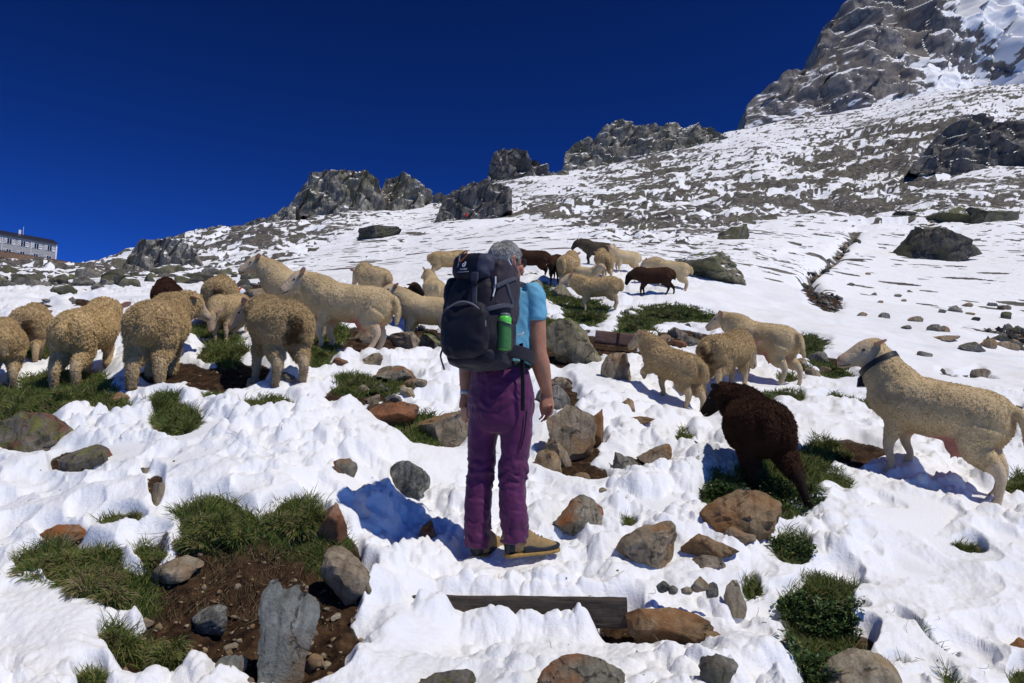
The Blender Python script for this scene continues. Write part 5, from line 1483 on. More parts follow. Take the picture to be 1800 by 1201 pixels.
# boots
M_TANB = plain('tan_boot_leather', (.30, .20, .085), .7, .25, .2, 40, .2)
M_RAND = plain('black_boot_rand', (.014, .015, .020), .55, .35, .3, 60)
M_SOLE = plain('ochre_boot_sole', (.30, .185, .055), .7, .25, .3, 60)
def boot(heel, yaw, up_slope, ln=.285):
    fy_ = R(yaw); f = np.array([math.sin(fy_), math.cos(fy_), up_slope]); f /= np.linalg.norm(f); s_ = np.array([math.cos(fy_), -math.sin(fy_), 0]); u = np.cross(s_, f)
    k = ln / .285
    def q(a, b): return heel + f * a * k + u * b
    # upper: stations along the foot with half width, bottom and top
    stt = [(-.004, .020, .030, .100), (.004, .032, .02, .125), (.03, .038, .018, .145), (.07, .039, .018, .150), (.105, .040, .018, .132), (.14, .043, .018, .108), (.18, .047, .018, .088), (.22, .048, .018, .074), (.255, .042, .018, .060), (.278, .028, .020, .046), (.286, .012, .024, .036)]
    up_ = loft([q(a, (lo + hi) / 2) for a, w_, lo, hi in stt], [(w_, (hi - lo) / 2) for a, w_, lo, hi in stt], 3, seg=20, up=tuple(u), power=.75)
    m1 = mesh_from('boot', *up_); smooth(m1)
    bt = obj('boot', m1, M_TANB, hiker)
    sh = [(-.006, .034, .010), (.03, .041, .011), (.09, .040, .010), (.15, .046, .010), (.21, .051, .010), (.26, .045, .012), (.288, .026, .016), (.294, .010, .018)]
    m2 = mesh_from('sole', *loft([q(a, c) for a, b, c in sh], [(b, .011) for a, b, c in sh], 3, seg=16, up=tuple(u), power=.5)); smooth(m2)
    obj('sole', m2, M_SOLE, bt)
    rd = [(.075, .0405, .052, .022), (.10, .0425, .060, .024), (.14, .0452, .048, .024), (.18, .0490, .042, .022), (.22, .0502, .046, .024), (.255, .0445, .050, .026), (.280, .031, .046, .022), (.291, .014, .034, .014)]
    m3 = mesh_from('toe_rand', *loft([q(a, .018 + (h - .018) * .5) for a, b, h, _ in rd], [(b, (h - .018) * .62 + .004) for a, b, h, _ in rd], 3, seg=18, up=tuple(u), power=.75)); smooth(m3)
    obj('toe_rand', m3, M_RAND, bt)
    hc = [(-.009, .018), (-.004, .030), (.010, .036), (.022, .039)]
    m4 = mesh_from('heel_cap', *loft([q(a, .060) for a, b in hc], [(b, .042) for a, b in hc], 3, seg=16, up=tuple(u), power=.8)); smooth(m4)
    obj('heel_cap', m4, M_RAND, bt)
    for i, a in enumerate((.115, .135, .155, .175, .195)):
        h = np.interp(a, [x[0] for x in stt], [x[3] for x in stt])
        m5 = mesh_from('lace', *loft([q(a, h - .012) - s_ * .026, q(a + .006, h + .003) - s_ * .008, q(a - .004, h + .004) + s_ * .008, q(a + .002, h - .012) + s_ * .026], [.0032] * 4, 3, seg=8))
        obj('lace', m5, M_RAND, bt)
    m6 = mesh_from('lace_knot', *loft([q(.10, .140) - s_ * .03, q(.108, .150), q(.10, .142) + s_ * .03], [.004, .009, .004], 3, seg=8)); obj('lace', m6, M_RAND, bt)
boot(Wp(893, 981, -.045), 62, .045)
boot(Wp(836, 984, .04), 36, .05)

# wrist watch on the left arm
M_WATCH = plain('pale_watch', (.55, .53, .50), .4, .5, .1)
wc = wrL + (elL - wrL) * .02; wt = (elL - wrL) / np.linalg.norm(elL - wrL)
wm = mesh_from('watch', *loft([wc - wt * .010, wc + wt * .010], [(.0295, .0255), (.0295, .0255)], 1, seg=24, up=tuple(fb))); smooth(wm)
obj('watch', wm, M_WATCH, hiker)

# ------------------------------------------------------------------ the backpack
def superell(a, b, c, e1=.45, e2=.45, nu=44, nv=26):
    u = np.linspace(-math.pi, math.pi, nu, endpoint=False); v = np.linspace(-math.pi / 2, math.pi / 2, nv)
    sp_ = lambda x, e: np.sign(x) * np.abs(x) ** e
    uu, vv = np.meshgrid(u, v)
    X = a * sp_(np.cos(vv), e1) * sp_(np.cos(uu), e2); Y = b * sp_(np.cos(vv), e1) * sp_(np.sin(uu), e2); Z = c * sp_(np.sin(vv), e1)
    return np.stack([X, Y, Z], -1).reshape(-1, 3), nu, nv
def bag(name, size, cen, mat, parent, e=(.5, .45), seed=0, wrinkle=.006, taper=None, rotx=0, nu=72, nv=44):
    Vv, nu, nv = superell(*size, e[0], e[1], nu, nv)
    if taper is not None: Vv = taper(Vv)
    nrm = Vv / (np.array(size) ** 2); nrm /= np.linalg.norm(nrm, axis=1)[:, None] + 1e-9
    rid = 1 - np.abs(fbm3(Vv * [1, 1, 1.6] + seed, .10, 3, seed)) * 2.4
    Vv = Vv + nrm * (np.clip(rid, -.4, 1) * wrinkle)[:, None]
    if rotx:
        c_, s__ = math.cos(rotx), math.sin(rotx)
        Vv = np.stack([Vv[:, 0], Vv[:, 1] * c_ - Vv[:, 2] * s__, Vv[:, 1] * s__ + Vv[:, 2] * c_], 1)
    m_, _ = grid_mesh(name, Vv + np.array(cen), nu, nv, close=True)
    return obj(name, m_, mat, parent)

M_PACK = cloth_mat('black_navy_fabric', (.0085, .0085, .016), .62, .25, 300, .1)
M_PACKG = cloth_mat('slate_fabric', (.040, .040, .066), .60, .2, 300, .1)
M_PACKP = cloth_mat('plum_fabric', (.026, .019, .029), .62, .25, 300, .1)
M_GREYW = plain('grey_webbing', (.060, .064, .080), .6, .25, .25, 90)
M_PIPE = plain('grey_piping', (.17, .17, .20), .6, .25, .2, 90)
M_CORD = plain('orange_cord', (.34, .12, .05), .7, .2, .3, 200)
M_WHITE = plain('white_print', (.62, .62, .64), .6, .2, .05)
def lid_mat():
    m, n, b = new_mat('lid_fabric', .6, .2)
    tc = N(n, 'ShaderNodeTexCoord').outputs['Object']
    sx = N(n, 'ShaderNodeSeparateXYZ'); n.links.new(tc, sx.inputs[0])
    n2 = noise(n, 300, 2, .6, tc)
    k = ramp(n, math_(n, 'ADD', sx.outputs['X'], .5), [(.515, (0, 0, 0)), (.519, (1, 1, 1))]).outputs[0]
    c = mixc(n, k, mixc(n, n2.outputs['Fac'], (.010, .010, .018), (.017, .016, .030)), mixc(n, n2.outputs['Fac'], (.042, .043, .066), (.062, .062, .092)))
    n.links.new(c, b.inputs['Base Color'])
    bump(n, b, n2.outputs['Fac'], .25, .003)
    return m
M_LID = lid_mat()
B0 = Wp(886, 652, 0) + HP - fb * .250
pack = empty('backpack', tuple(B0), -YB)
pack.rotation_euler = (R(-3), 0, -YB)
tag(pack, 'large dark navy trekking backpack on the hiker back', 'backpack')
def tpr(V):
    k = (V[:, 2] + .23) / .46
    V = V.copy(); V[:, 0] *= np.interp(k, [0, .25, .6, 1], [.93, 1.06, 1.0, .90]); V[:, 1] *= np.interp(k, [0, .3, 1], [.9, 1.05, .95]); return V
bag('main_bag', (.148, .140, .220), (0, 0, .220), M_PACK, pack, (.42, .50), 301, .007, tpr)
sidep = bag('side_panel', (.04, .115, .16), (.122, .01, .36), M_PACKP, pack, (.5, .6), 302, .006)
bag('side_panel', (.045, .12, .20), (-.120, .0, .25), M_PACK, pack, (.5, .6), 303, .008)
fp = bag('front_pocket', (.128, .062, .135), (-.005, -.125, .155), M_PACK, pack, (.6, .6), 304, .006)
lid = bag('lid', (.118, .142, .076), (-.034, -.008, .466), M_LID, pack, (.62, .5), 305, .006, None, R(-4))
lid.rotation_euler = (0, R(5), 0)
bag('lid_side', (.034, .105, .046), (.088, .03, .428), M_PACKP, pack, (.6, .6), 306, .005, None, R(-7))
bag('base_panel', (.138, .125, .05), (0, -.005, .035), M_PACK, pack, (.6, .5), 307, .005)
def strap(name, pts, w_, t_, mat, parent, up, k=5):
    return obj(name, mesh_from(name, *loft(pts, [(w_, t_)] * len(pts), k, seg=12, up=up, power=.5)), mat, parent)
# grey piping arching over the front pocket
a = np.linspace(-.05, math.pi + .05, 15)
obj('piping', mesh_from('piping', *loft([(-.005 + .122 * math.cos(t), -.1865 + .030 * abs(math.cos(t)) ** 2, .165 + .118 * math.sin(t)) for t in a], [.0048] * 15, 3, seg=8)), M_PIPE, fp)
# straps and buckle down the middle
strap('centre_strap', [(.055, -.152, .425), (.052, -.158, .39), (.054, -.160, .33), (.062, -.168, .24), (.072, -.160, .14), (.078, -.140, .06)], .0125, .003, M_GREYW, pack, (0, -1, 0))
bk = bag('buckle', (.019, .007, .024), (.053, -.164, .405), M_PACKG, pack, (.4, .4), 308, 0, None, 0, 20, 12)
bag('ladder_lock', (.015, .006, .012), (.053, -.166, .372), M_BLACK, pack, (.4, .4), 309, 0, None, 0, 16, 10)
strap('side_strap', [(.150, -.12, .36), (.168, -.05, .40), (.165, .04, .435), (.14, .10, .42)], .010, .003, M_GREYW, pack, (1, -.3, 0))
strap('side_strap', [(.075, -.155, .235), (.130, -.135, .250), (.172, -.08, .272), (.178, .0, .285)], .011, .003, M_GREYW, pack, (1, -.6, 0))
strap('side_strap', [(.120, -.10, .41), (.150, -.08, .40), (.165, -.05, .39), (.170, -.02, .34), (.168, .02, .30)], .009, .003, M_GREYW, pack, (1, -.4, 0))
obj('trim', mesh_from('trim', *loft([(.135, -.125, .31), (.142, -.118, .36), (.140, -.115, .41)], [.0022] * 3, 4, seg=8)), M_WHITE, pack)
strap('axe_loop', [(-.135, -.11, .10), (-.150, -.12, .05), (-.140, -.13, .02), (-.120, -.13, -.03)], .007, .003, M_GREYW, pack, (-1, -.4, 0))
# cord loop, gear loop and print on the lid
def on_lid(x, z): return (x, -.158 - .010 * (1 - abs(z) / .08), .475 + z)
c1 = [on_lid(-.078, .046), on_lid(-.052, .066), on_lid(-.044, .058), on_lid(-.050, .050)]
obj('cord_loop', mesh_from('cord_loop', *loft(c1, [.0024] * 4, 4, seg=8)), M_CORD, lid)
c2 = [on_lid(-.078, .016), on_lid(-.072, .010), on_lid(-.045, .038), on_lid(-.040, .046)]
obj('cord_loop', mesh_from('cord_loop', *loft(c2, [.0024] * 4, 4, seg=8)), M_CORD, lid)
obj('gear_loop', mesh_from('gear_loop', *loft([on_lid(-.084, .050), on_lid(-.081, .040), on_lid(-.080, .0), on_lid(-.086, -.018)], [.003] * 4, 4, seg=8)), M_PIPE, lid)
def print_text(s, size, loc, rot):
    cu = bpy.data.curves.new('lettering', 'FONT'); cu.body = s; cu.size = size; cu.extrude = .0006; cu.align_x = 'CENTER'
    o = bpy.data.objects.new('lettering_raw', cu); C.objects.link(o)
    m_ = bpy.data.meshes.new_from_object(o.evaluated_get(bpy.context.evaluated_depsgraph_get()))
    bpy.data.objects.remove(o)
    l = obj('lettering', m_, M_WHITE, lid, loc); l.rotation_euler = rot
    return l
print_text('deuter', .0165, (-.050, -.1655, .444), (R(84), 0, R(-4)))
print_text('aircontact PRO 60', .0085, (-.050, -.1650, .432), (R(84), 0, R(-4)))
a = np.linspace(.3, 6.0, 14)
obj('emblem', mesh_from('emblem', *loft([(-.050 + .006 * math.cos(t), -.1670, .467 + .006 * math.sin(t)) for t in a] + [(-.042, -.1670, .475), (-.043, -.1670, .482)], [.0009] * 16, 2, seg=6)), M_WHITE, lid)
# zip pulls at the right of the lid
obj('zip_pull', mesh_from('zip_pull', *loft([(.108, -.02, .530), (.120, -.005, .505)], [.0035, .003], 2, seg=8)), M_WHITE, lid)
# hip belt, hanging strap, shoulder straps
strap('hip_belt', [(.10, .02, .07), (.150, .06, .075), (.172, .14, .075), (.170, .24, .07), (.12, .33, .065)], .034, .010, M_PACK, pack, (1, 0, 0))
strap('hip_belt', [(-.10, .02, .07), (-.150, .08, .075), (-.172, .16, .075), (-.165, .25, .07), (-.12, .33, .065)], .034, .010, M_PACK, pack, (-1, 0, 0))
inv = Matrix.LocRotScale(Vector(B0), Euler((R(-3), 0, -YB)), None).inverted()
def pl(v): return tuple(inv @ Vector(np.array(v) + HP))
strap('hanging_strap', [pl(Wp(916, 604, -.155)), pl(Wp(918, 640, -.165)), pl(Wp(919, 680, -.168)), pl(Wp(919, 722, -.150))], .0125, .003, M_BLACK, pack, (-.3, -1, 0))
for sg, pts in ((1, [Wp(900, 512, -.16), Wp(905, 499, -.12), Wp(912, 497, -.05), Wp(922, 503, .02), Wp(931, 522, .08), Wp(934, 560, .10)]), ):
    strap('shoulder_strap', [pl(q) for q in pts], .026, .008, M_GREYW, pack, tuple(np.array(inv.to_3x3() @ Vector((.3, 0, 1)))))
lp = [T0 - rb * .10 + UZ * a + fb * b for a, b in ((.02, -.12), (.055, -.06), (.062, 0), (.03, .08), (-.08, .12))]
strap('shoulder_strap', [pl(q) for q in lp], .026, .008, M_GREYW, pack, tuple(np.array(inv.to_3x3() @ Vector((.3, 0, 1)))))
obj('ring', mesh_from('ring', *loft([pl(Wp(921, 584, -.165)), pl(Wp(917, 588, -.168)), pl(Wp(911, 590, -.165))], [.0022] * 3, 4, seg=8)), M_WHITE, pack)
# mesh pocket with the bottle in it
def net_mat():
    m, n, b = new_mat('mesh_netting', .6, .3)
    b.inputs['Base Color'].default_value = (.05, .06, .065, 1)
    tc = N(n, 'ShaderNodeTexCoord').outputs['Object']
    n1 = noise(n, 600, 1, .5, tc)
    b.inputs['Alpha'].default_value = .55
    n.links.new(ramp(n, n1.outputs['Fac'], [(.4, (.3, .3, .3)), (.6, (.75, .75, .75))]).outputs[0], b.inputs['Alpha'])
    return m
BX, BY = .172, -.062
ang = np.linspace(R(-150), R(60), 22)
Vv = []
for z_, rr_ in ((.055, .034), (.09, .037), (.135, .038), (.175, .039)):
    for t in ang:
        zz = z_ + (.030 * (1 - (math.cos(t) * .5 + .5)) if z_ > .17 else 0)
        Vv.append((BX + rr_ * math.cos(t), BY + rr_ * math.sin(t), zz))
me, _ = grid_mesh('side_pocket', np.array(Vv), 22, 4)
pk = obj('side_pocket', me, net_mat(), pack)
top = [Vv[3 * 22 + i] for i in range(0, 22, 3)]
obj('pocket_hem', mesh_from('pocket_hem', *loft(top, [.0035] * len(top), 2, seg=8)), M_GREYW, pk)
M_GREEN = plain('green_bottle', (.13, .66, .06), .3, .5, .06)
M_CAPB = plain('bottle_cap', (.12, .16, .14), .4, .4, .1)
bw = Matrix.LocRotScale(Vector(B0), Euler((R(-3), 0, -YB)), None) @ Vector((BX, BY, .062))
bottle = empty('water_bottle', tuple(bw), -YB)
tag(bottle, 'bright green water bottle in the side pocket of the backpack', 'bottle')
bb = [(0, .028), (.006, .0315), (.09, .0315), (.122, .0315), (.128, .0305), (.134, .0315), (.150, .0310), (.158, .026)]
m_ = mesh_from('bottle_body', *loft([(0, 0, a) for a, _ in bb], [b for _, b in bb], 3, seg=26)); smooth(m_); obj('bottle_body', m_, M_GREEN, bottle)
cc_ = [(.156, .025), (.160, .026), (.170, .025), (.174, .019)]
m_ = mesh_from('cap', *loft([(0, 0, a) for a, _ in cc_], [b for _, b in cc_], 3, seg=22)); smooth(m_); obj('cap', m_, M_CAPB, bottle)
# ------------------------------------------------------------------ turf
def grass_mat(name, cols):
    m, n, b = new_mat(name, .6, .25)
    hi = N(n, 'ShaderNodeHairInfo')
    c = ramp(n, hi.outputs['Random'], cols)
    d = mixc(n, ramp(n, hi.outputs['Intercept'], [(.55, (0, 0, 0)), (1, (1, 1, 1))]).outputs[0], c.outputs[0], (.20, .19, .075))
    c2 = mixc(n, .35, c.outputs[0], d)
    n.links.new(c2, b.inputs['Base Color'])
    return m
M_GRASS = grass_mat('turf_grass', [(0, (.028, .052, .009)), (.4, (.070, .125, .016)), (.72, (.12, .165, .024)), (.86, (.20, .18, .05)), (1, (.30, .225, .11))])
M_TUFT = grass_mat('tussock_grass', [(0, (.030, .058, .010)), (.42, (.078, .140, .016)), (.70, (.14, .18, .028)), (.86, (.23, .195, .062)), (1, (.34, .26, .13))])
M_STRAW = grass_mat('dry_grass', [(0, (.10, .07, .03)), (.5, (.22, .16, .075)), (1, (.36, .28, .15))])
M_ROOT = grass_mat('matted_roots', [(0, (.035, .020, .010)), (.6, (.085, .052, .024)), (1, (.22, .155, .08))])
M_HERB = grass_mat('herb_leaves', [(0, (.018, .036, .008)), (.5, (.045, .092, .018)), (.85, (.08, .125, .025)), (1, (.16, .13, .04))])

gr_ = np.random.default_rng(17)
def blades(base, length, lean, rad, k=4, droop=.6, nrm=None):
    n = len(base)
    az = gr_.uniform(0, 2 * math.pi, n)
    out = np.stack([np.cos(az), np.sin(az), np.zeros(n)], 1) * lean[:, None] if nrm is None else nrm
    upv = np.array([0, 0, 1.0])
    pts = [base]
    d = out + upv; d /= np.linalg.norm(d, axis=1)[:, None]
    for i in range(1, k):
        pts.append(pts[-1] + d * (length / (k - 1))[:, None])
        d = d + out * .35 * droop - upv * droop * .38 * i / (k - 1); d /= np.linalg.norm(d, axis=1)[:, None]
    return np.stack(pts, 1), rad

# the turf that shows between the snow
area = np.gradient(GX, axis=1) * np.gradient(GY, axis=0)
wgt = (np.maximum(0, grassy - .25) * (ledge < .5) * area * np.clip(1.0 / (GY / 4.5) ** 1.5, .05, 1.3)).ravel()
wgt *= sstep(-.75, .1, fbm2(GX, GY, .10, 3, 400) + .2).ravel() + .1
wgt /= wgt.sum()
k = gr_.choice(len(wgt), 95000, p=wgt)
bx_ = GX.ravel()[k]; by_ = GY.ravel()[k]; bz_ = GZ.ravel()[k]
cellx = (NY[1] - NY[0])
base = np.stack([bx_ + gr_.normal(size=len(k)) * .006, by_ + gr_.normal(size=len(k)) * .008, bz_ - .006], 1)
ln = gr_.uniform(.030, .085, len(k)) * (.7 + .6 * sstep(-.4, .6, fbm2(bx_, by_, .22, 2, 410)))
pts, _ = blades(base, ln, gr_.uniform(.2, 1.3, len(k)), None)
sc_ = np.clip(by_ / 4.5, .8, 3.0)
rad = np.array([.0016, .0016, .0012, .0004])[None, :] * sc_[:, None]
g = hair_obj('grass', pts, rad, M_GRASS)
g['kind'] = 'stuff'

def tussock(px, py, rx, ry, label, seed, n=2600, ln=(.08, .17), mat=None, dry=.0, name='grass_tussock', hang=.0, cat='grass tuft', group=None, rise=.06):
    p = hit(px, py + ry * .5)
    k = math.hypot(p[0], p[1]) / F
    r = np.random.default_rng(seed); n = int(n * 1.7)
    RX = rx * k; RZ = ry * k
    z0 = ground(p[0], p[1])
    root = empty(name, (p[0], p[1], z0)); tag(root, label, cat, group)
    # an uneven cushion of matted roots: several low domes grown together
    hgt = max(RZ * .55, .022)
    m_ = 5 + int(rx > 40) * 3
    cen = np.stack([r.uniform(-.62, .62, m_) * RX, r.uniform(-.6, .5, m_) * RX * .75, np.zeros(m_)], 1)
    rad0 = RX * r.uniform(.26, .46, m_); hh_ = hgt * r.uniform(.55, 1.1, m_)
    cz = np.array([ground(p[0] + c[0], p[1] + c[1]) - z0 for c in cen])
    v, f = ICO[2]
    Vs = []; Fs = []; o_ = 0
    for c, ra, hz, zz in zip(cen, rad0, hh_, cz):
        P = v * np.array([ra, ra * .9, hz]); P += v * (fbm3(P + c + seed, ra * .7, 3, seed) * ra * .16)[:, None]
        Vs.append(P + c + [0, 0, zz]); Fs.append(f + o_); o_ += len(v)
    P = np.concatenate(Vs); dm = fast_tri('root_mat', P, np.concatenate(Fs)); smooth(dm); fattr(dm, 'grassy', np.full(len(P), .8))
    obj('root_mat', dm, M_EARTH, root)
    nn = r.normal(size=(n, 3)); nn[:, 2] = np.abs(nn[:, 2]) + .05; nn /= np.linalg.norm(nn, axis=1)[:, None]
    wi = r.choice(m_, n, p=rad0 ** 2 / (rad0 ** 2).sum())
    b = cen[wi] + nn * np.stack([rad0[wi], rad0[wi] * .9, hh_[wi]], 1)
    b[:, 2] += cz[wi]
    tuftn = fbm3(b + seed, .05, 2, seed + 3)
    keep = tuftn > -.35
    b = b[keep]; nn = nn[keep]; tuftn = tuftn[keep]; n = len(b)
    L = r.uniform(ln[0], ln[1], n) * (.36 + .28 * np.clip(tuftn + .4, 0, 1.4))
    d = nn * .55 + np.array([0, 0, .55]) + r.normal(size=(n, 3)) * .28 + np.stack([fbm3(b + 5 * i, .07, 2, seed + i) for i in range(3)], 1) * 1.15
    d /= np.linalg.norm(d, axis=1)[:, None]
    pts = [b - nn * .01]
    outw = np.stack([nn[:, 0], nn[:, 1], np.zeros(n)], 1)
    for i in range(4):
        pts.append(pts[-1] + d * (L / 4)[:, None])
        d = d + outw * .16 + np.array([0, 0, -1]) * (.10 + .14 * i) * (1 + hang); d /= np.linalg.norm(d, axis=1)[:, None]
    pts = np.stack(pts, 1)
    dr_ = (r.random(n) < dry * .8 + .07) | (fbm3(b + 9, .09, 2, seed + 7) > .45 - .5 * dry) & (nn[:, 1] < .1) & (r.random(n) < .6)
    rad = np.array([.0017, .0018, .0016, .0012, .0004]) * max(1, p[1] / 4.5)
    hair_obj('blades', pts[~dr_], rad, mat or M_TUFT, root)
    if dr_.sum() > 10: hair_obj('dry_blades', pts[dr_], rad * .8, M_STRAW, root)
    return root

def herb(px, py, rx, ry, label, seed, n=900):
    p = hit(px, py + ry * .5); k = math.hypot(p[0], p[1]) / F; r = np.random.default_rng(seed)
    RX, RZ = rx * k, ry * k
    root = empty('herb_clump', (p[0], p[1], ground(p[0], p[1]))); tag(root, label, 'plant')
    stems = []; lv = []; lf = []
    for i in range(n):
        a = r.uniform(0, 6.283); q = math.sqrt(r.random()); bx, by = RX * q * math.cos(a), RX * 1.1 * q * math.sin(a)
        z = ground(p[0] + bx, p[1] + by) - root.location.z
        hgt = r.uniform(.02, .10) * (1.25 - .6 * q)
        top = np.array([bx + r.normal() * .02, by + r.normal() * .02, z + hgt])
        stems.append([(bx, by, z - .01), (bx, by, z + hgt * .5), tuple(top)])
        for j in range(4):
            az = r.uniform(0, 6.283); el = r.uniform(-.1, .9); L = r.uniform(.014, .030); W_ = L * .38
            d = np.array([math.cos(az) * math.cos(el), math.sin(az) * math.cos(el), math.sin(el)]); s_ = np.array([-math.sin(az), math.cos(az), 0])
            o = top - np.array([0, 0, r.random() * hgt * .6]); m = len(lv)
            lv += [o, o + d * L * .5 + s_ * W_ + [0, 0, .003], o + d * L - [0, 0, .003], o + d * L * .5 - s_ * W_ + [0, 0, .003]]
            lf.append((m, m + 1, m + 2, m + 3))
    me = mesh_from('leaves', lv, lf)
    fattr(me, 'tone', np.repeat(r.random(len(lf)), 4))
    obj('leaves', me, M_LEAF, root)
    hair_obj('stems', np.array(stems), np.array([.0013, .0011, .0006]), M_HERB, root)
def leaf_mat():
    m, n, b = new_mat('leaf', .5, .35)
    a = N(n, 'ShaderNodeAttribute', attribute_name='tone').outputs['Fac']
    c = ramp(n, a, [(0, (.018, .040, .010)), (.5, (.040, .090, .020)), (.85, (.075, .125, .028)), (1, (.15, .12, .04))])
    n.links.new(c.outputs[0], b.inputs['Base Color'])
    return m
M_LEAF = leaf_mat()

tussock(312, 722, 44, 26, 'round grass tussock in the snow in front of the curly sheep', 1, 2400, (.07, .14), dry=.06)
tussock(290, 698, 26, 12, 'dark upright grass tuft just behind the round tussock at left', 2, 500, (.09, .17))
tussock(385, 892, 66, 34, 'broad green turf cushion on top of the earth bank', 3, 4200, (.06, .13), dry=.05, hang=.5)
tussock(518, 884, 52, 36, 'bushy grass tussock beside the reddish leaning rock', 4, 3400, (.07, .15), dry=.12, hang=.5)
tussock(130, 968, 80, 26, 'long low turf cushion with drooping grass at the left foreground', 5, 3800, (.08, .17), dry=.10, hang=.5)
tussock(175, 1000, 50, 26, 'turf with a pale straw fringe under the long left cushion', 6, 1800, (.08, .16), dry=.55, hang=.6)
tussock(265, 945, 26, 24, 'small domed grass tuft beside the brown stone', 7, 1200, (.05, .11), dry=.15, hang=.5)
tussock(210, 1086, 32, 22, 'grass tuft at the left of the earth bank, above the snow', 8, 1500, (.06, .12), dry=.08)
tussock(285, 1104, 34, 22, 'grass tuft over the brown hollow at lower left', 9, 1500, (.06, .13), dry=.25, hang=.6)
tussock(160, 1160, 22, 15, 'small bright tuft in the smooth snow at lower left', 10, 700, (.05, .10))
tussock(562, 605, 30, 24, 'grass clump under the climbing sheep', 11, 1500, (.08, .15))
tussock(395, 604, 38, 16, 'grass clump in front of the grazing small sheep', 12, 1400, (.07, .13))
tussock(470, 692, 38, 11, 'low grass strip in snow below the dirty-rumped sheep', 13, 1100, (.05, .10))
tussock(735, 722, 26, 22, 'grass tuft between the red rock and the brown boulder', 14, 1000, (.08, .16), dry=.2, hang=.5)
tussock(640, 660, 44, 14, 'dry grass strip in the stony patch left of the hiker', 15, 1100, (.06, .11), dry=.3)
tussock(1030, 542, 42, 24, 'thick turf hump in front of the woolly sheep', 16, 1700, (.09, .16), dry=.1)
tussock(1120, 562, 38, 18, 'turf hump right of the woolly sheep hind feet', 17, 1400, (.09, .15), dry=.05)
tussock(1180, 546, 42, 12, 'turf bank below the far snow slope', 18, 1300, (.08, .14), dry=.15)
tussock(1240, 553, 28, 9, 'dark turf end of the bank at its right', 19, 700, (.08, .13))
tussock(1200, 751, 15, 13, 'lone grass tuft in snow left of the dark kneeling sheep', 20, 600, (.05, .10))
tussock(1700, 945, 22, 8, 'lone grass tuft in the trampled snow at right', 21, 500, (.05, .10))
tussock(1330, 692, 30, 10, 'grass tuft behind the dark kneeling sheep', 22, 800, (.06, .12))
tussock(1420, 600, 30, 14, 'grass clump right of the pink-uddered sheep', 23, 800, (.09, .15))
tussock(1460, 640, 32, 11, 'grass clump left of the collared sheep head', 24, 800, (.08, .13))
tussock(1480, 772, 34, 12, 'dark grass in the shaded hollow before the collared sheep', 25, 800, (.07, .13))
tussock(1790, 836, 20, 16, 'grass tuft at the right edge behind the collared sheep', 26, 600, (.06, .12))
tussock(215, 890, 28, 9, 'thin grass tuft in snow above the long left cushion', 27, 350, (.06, .13), dry=.3)
tussock(60, 690, 60, 24, 'dark turf patch at the left edge behind the lichen rock', 28, 2200, (.07, .13))
tussock(150, 672, 60, 20, 'turf under the golden sheep', 29, 2000, (.07, .13))
herb(1265, 842, 30, 24, 'leafy herb clump left of the dark kneeling sheep', 40, 420)
herb(1370, 838, 66, 26, 'leafy green patch under the dark kneeling sheep', 41, 650)
herb(1392, 938, 30, 26, 'leafy herbs right of the orange boulder', 42, 420)
herb(1440, 1040, 56, 46, 'dense leafy herb patch in the snow at lower right', 43, 900)
herb(1450, 1140, 54, 36, 'leafy herbs above the pale cream rock', 44, 700)
tussock(1440, 1022, 46, 20, 'grass tuft at the top of the leafy herb patch', 45, 1200, (.05, .11))
tussock(1320, 1008, 15, 18, 'small dark grass tuft beside the upright pale stone', 46, 500, (.04, .08))
tussock(1185, 1104, 22, 8, 'little grass tuft under the long orange block', 47, 350, (.03, .06))

# roots and straws hanging in the earth bank
nr = 2200
pxs = gr_.uniform(270, 600, nr); pys = 922 + 120 * gr_.random(nr) ** 1.8
base = np.array([hit(a, b) for a, b in zip(pxs, pys)])
base[:, 2] = [ground(a, b) for a, b in base[:, :2]]
L = gr_.uniform(.03, .12, nr)
d = np.stack([gr_.normal(size=nr) * .4, -.55 + 0 * L, -.6 + gr_.normal(size=nr) * .35], 1)
pts = np.stack([base, base + d * (L * .5)[:, None] + [0, -.01, 0], base + d * (L)[:, None] + gr_.normal(size=(nr, 3)) * .008], 1)
o = hair_obj('roots', pts, np.array([.0010, .0009, .0004]), M_ROOT); o['kind'] = 'stuff'

# gravel on the bare earth, bits of straw and stone on the trodden snow
def scatter(name, n, weights, smin, smax, mat, seed, sink=.3):
    r = np.random.default_rng(seed)
    wv = weights.ravel(); wv = wv / wv.sum()
    kk = r.choice(len(wv), n, p=wv)
    v, f = ICO[1]
    Vs, Fs = [], []
    for i, j in enumerate(kk):
        s_ = smin + (smax - smin) * r.random() ** 3
        P = v * (s_ * r.uniform(.6, 1.2, 3)) * np.array([1, 1, .75]); P = P * (1 + .22 * r.normal(size=(len(v), 1)))
        Vs.append(P + [GX.ravel()[j], GY.ravel()[j], GZ.ravel()[j] + s_ * .75 * (1 - sink) * .6]); Fs.append(f + i * len(v))
    me = fast_tri(name, np.concatenate(Vs), np.concatenate(Fs))
    o = obj(name, me, mat); o['kind'] = 'stuff'
    return o
bare_w = (ledge < .3) * (1 - grassy) * area * (GY < 12) / np.maximum(GY, 3)
scatter('gravel', 900, bare_w, .004, .020, RM['tan'], 31)
scatter('pale_gravel', 260, bare_w * (GY < 5), .004, .016, RM['cream'], 32)
scatter('gully_gravel', 700, (ledge < .4) * (1 - grassy) * area * (GY > 11), .02, .11, RM['grey'], 34, .2)
snow_w = (ledge > .9) * area * (GY < 13) * np.maximum(0, fbm2(GX, GY, 1.0, 3, 430)) * (1 - calm) / np.maximum(GY, 3)
scatter('stone_crumbs', 600, snow_w, .003, .012, RM['tan'], 33, .5)
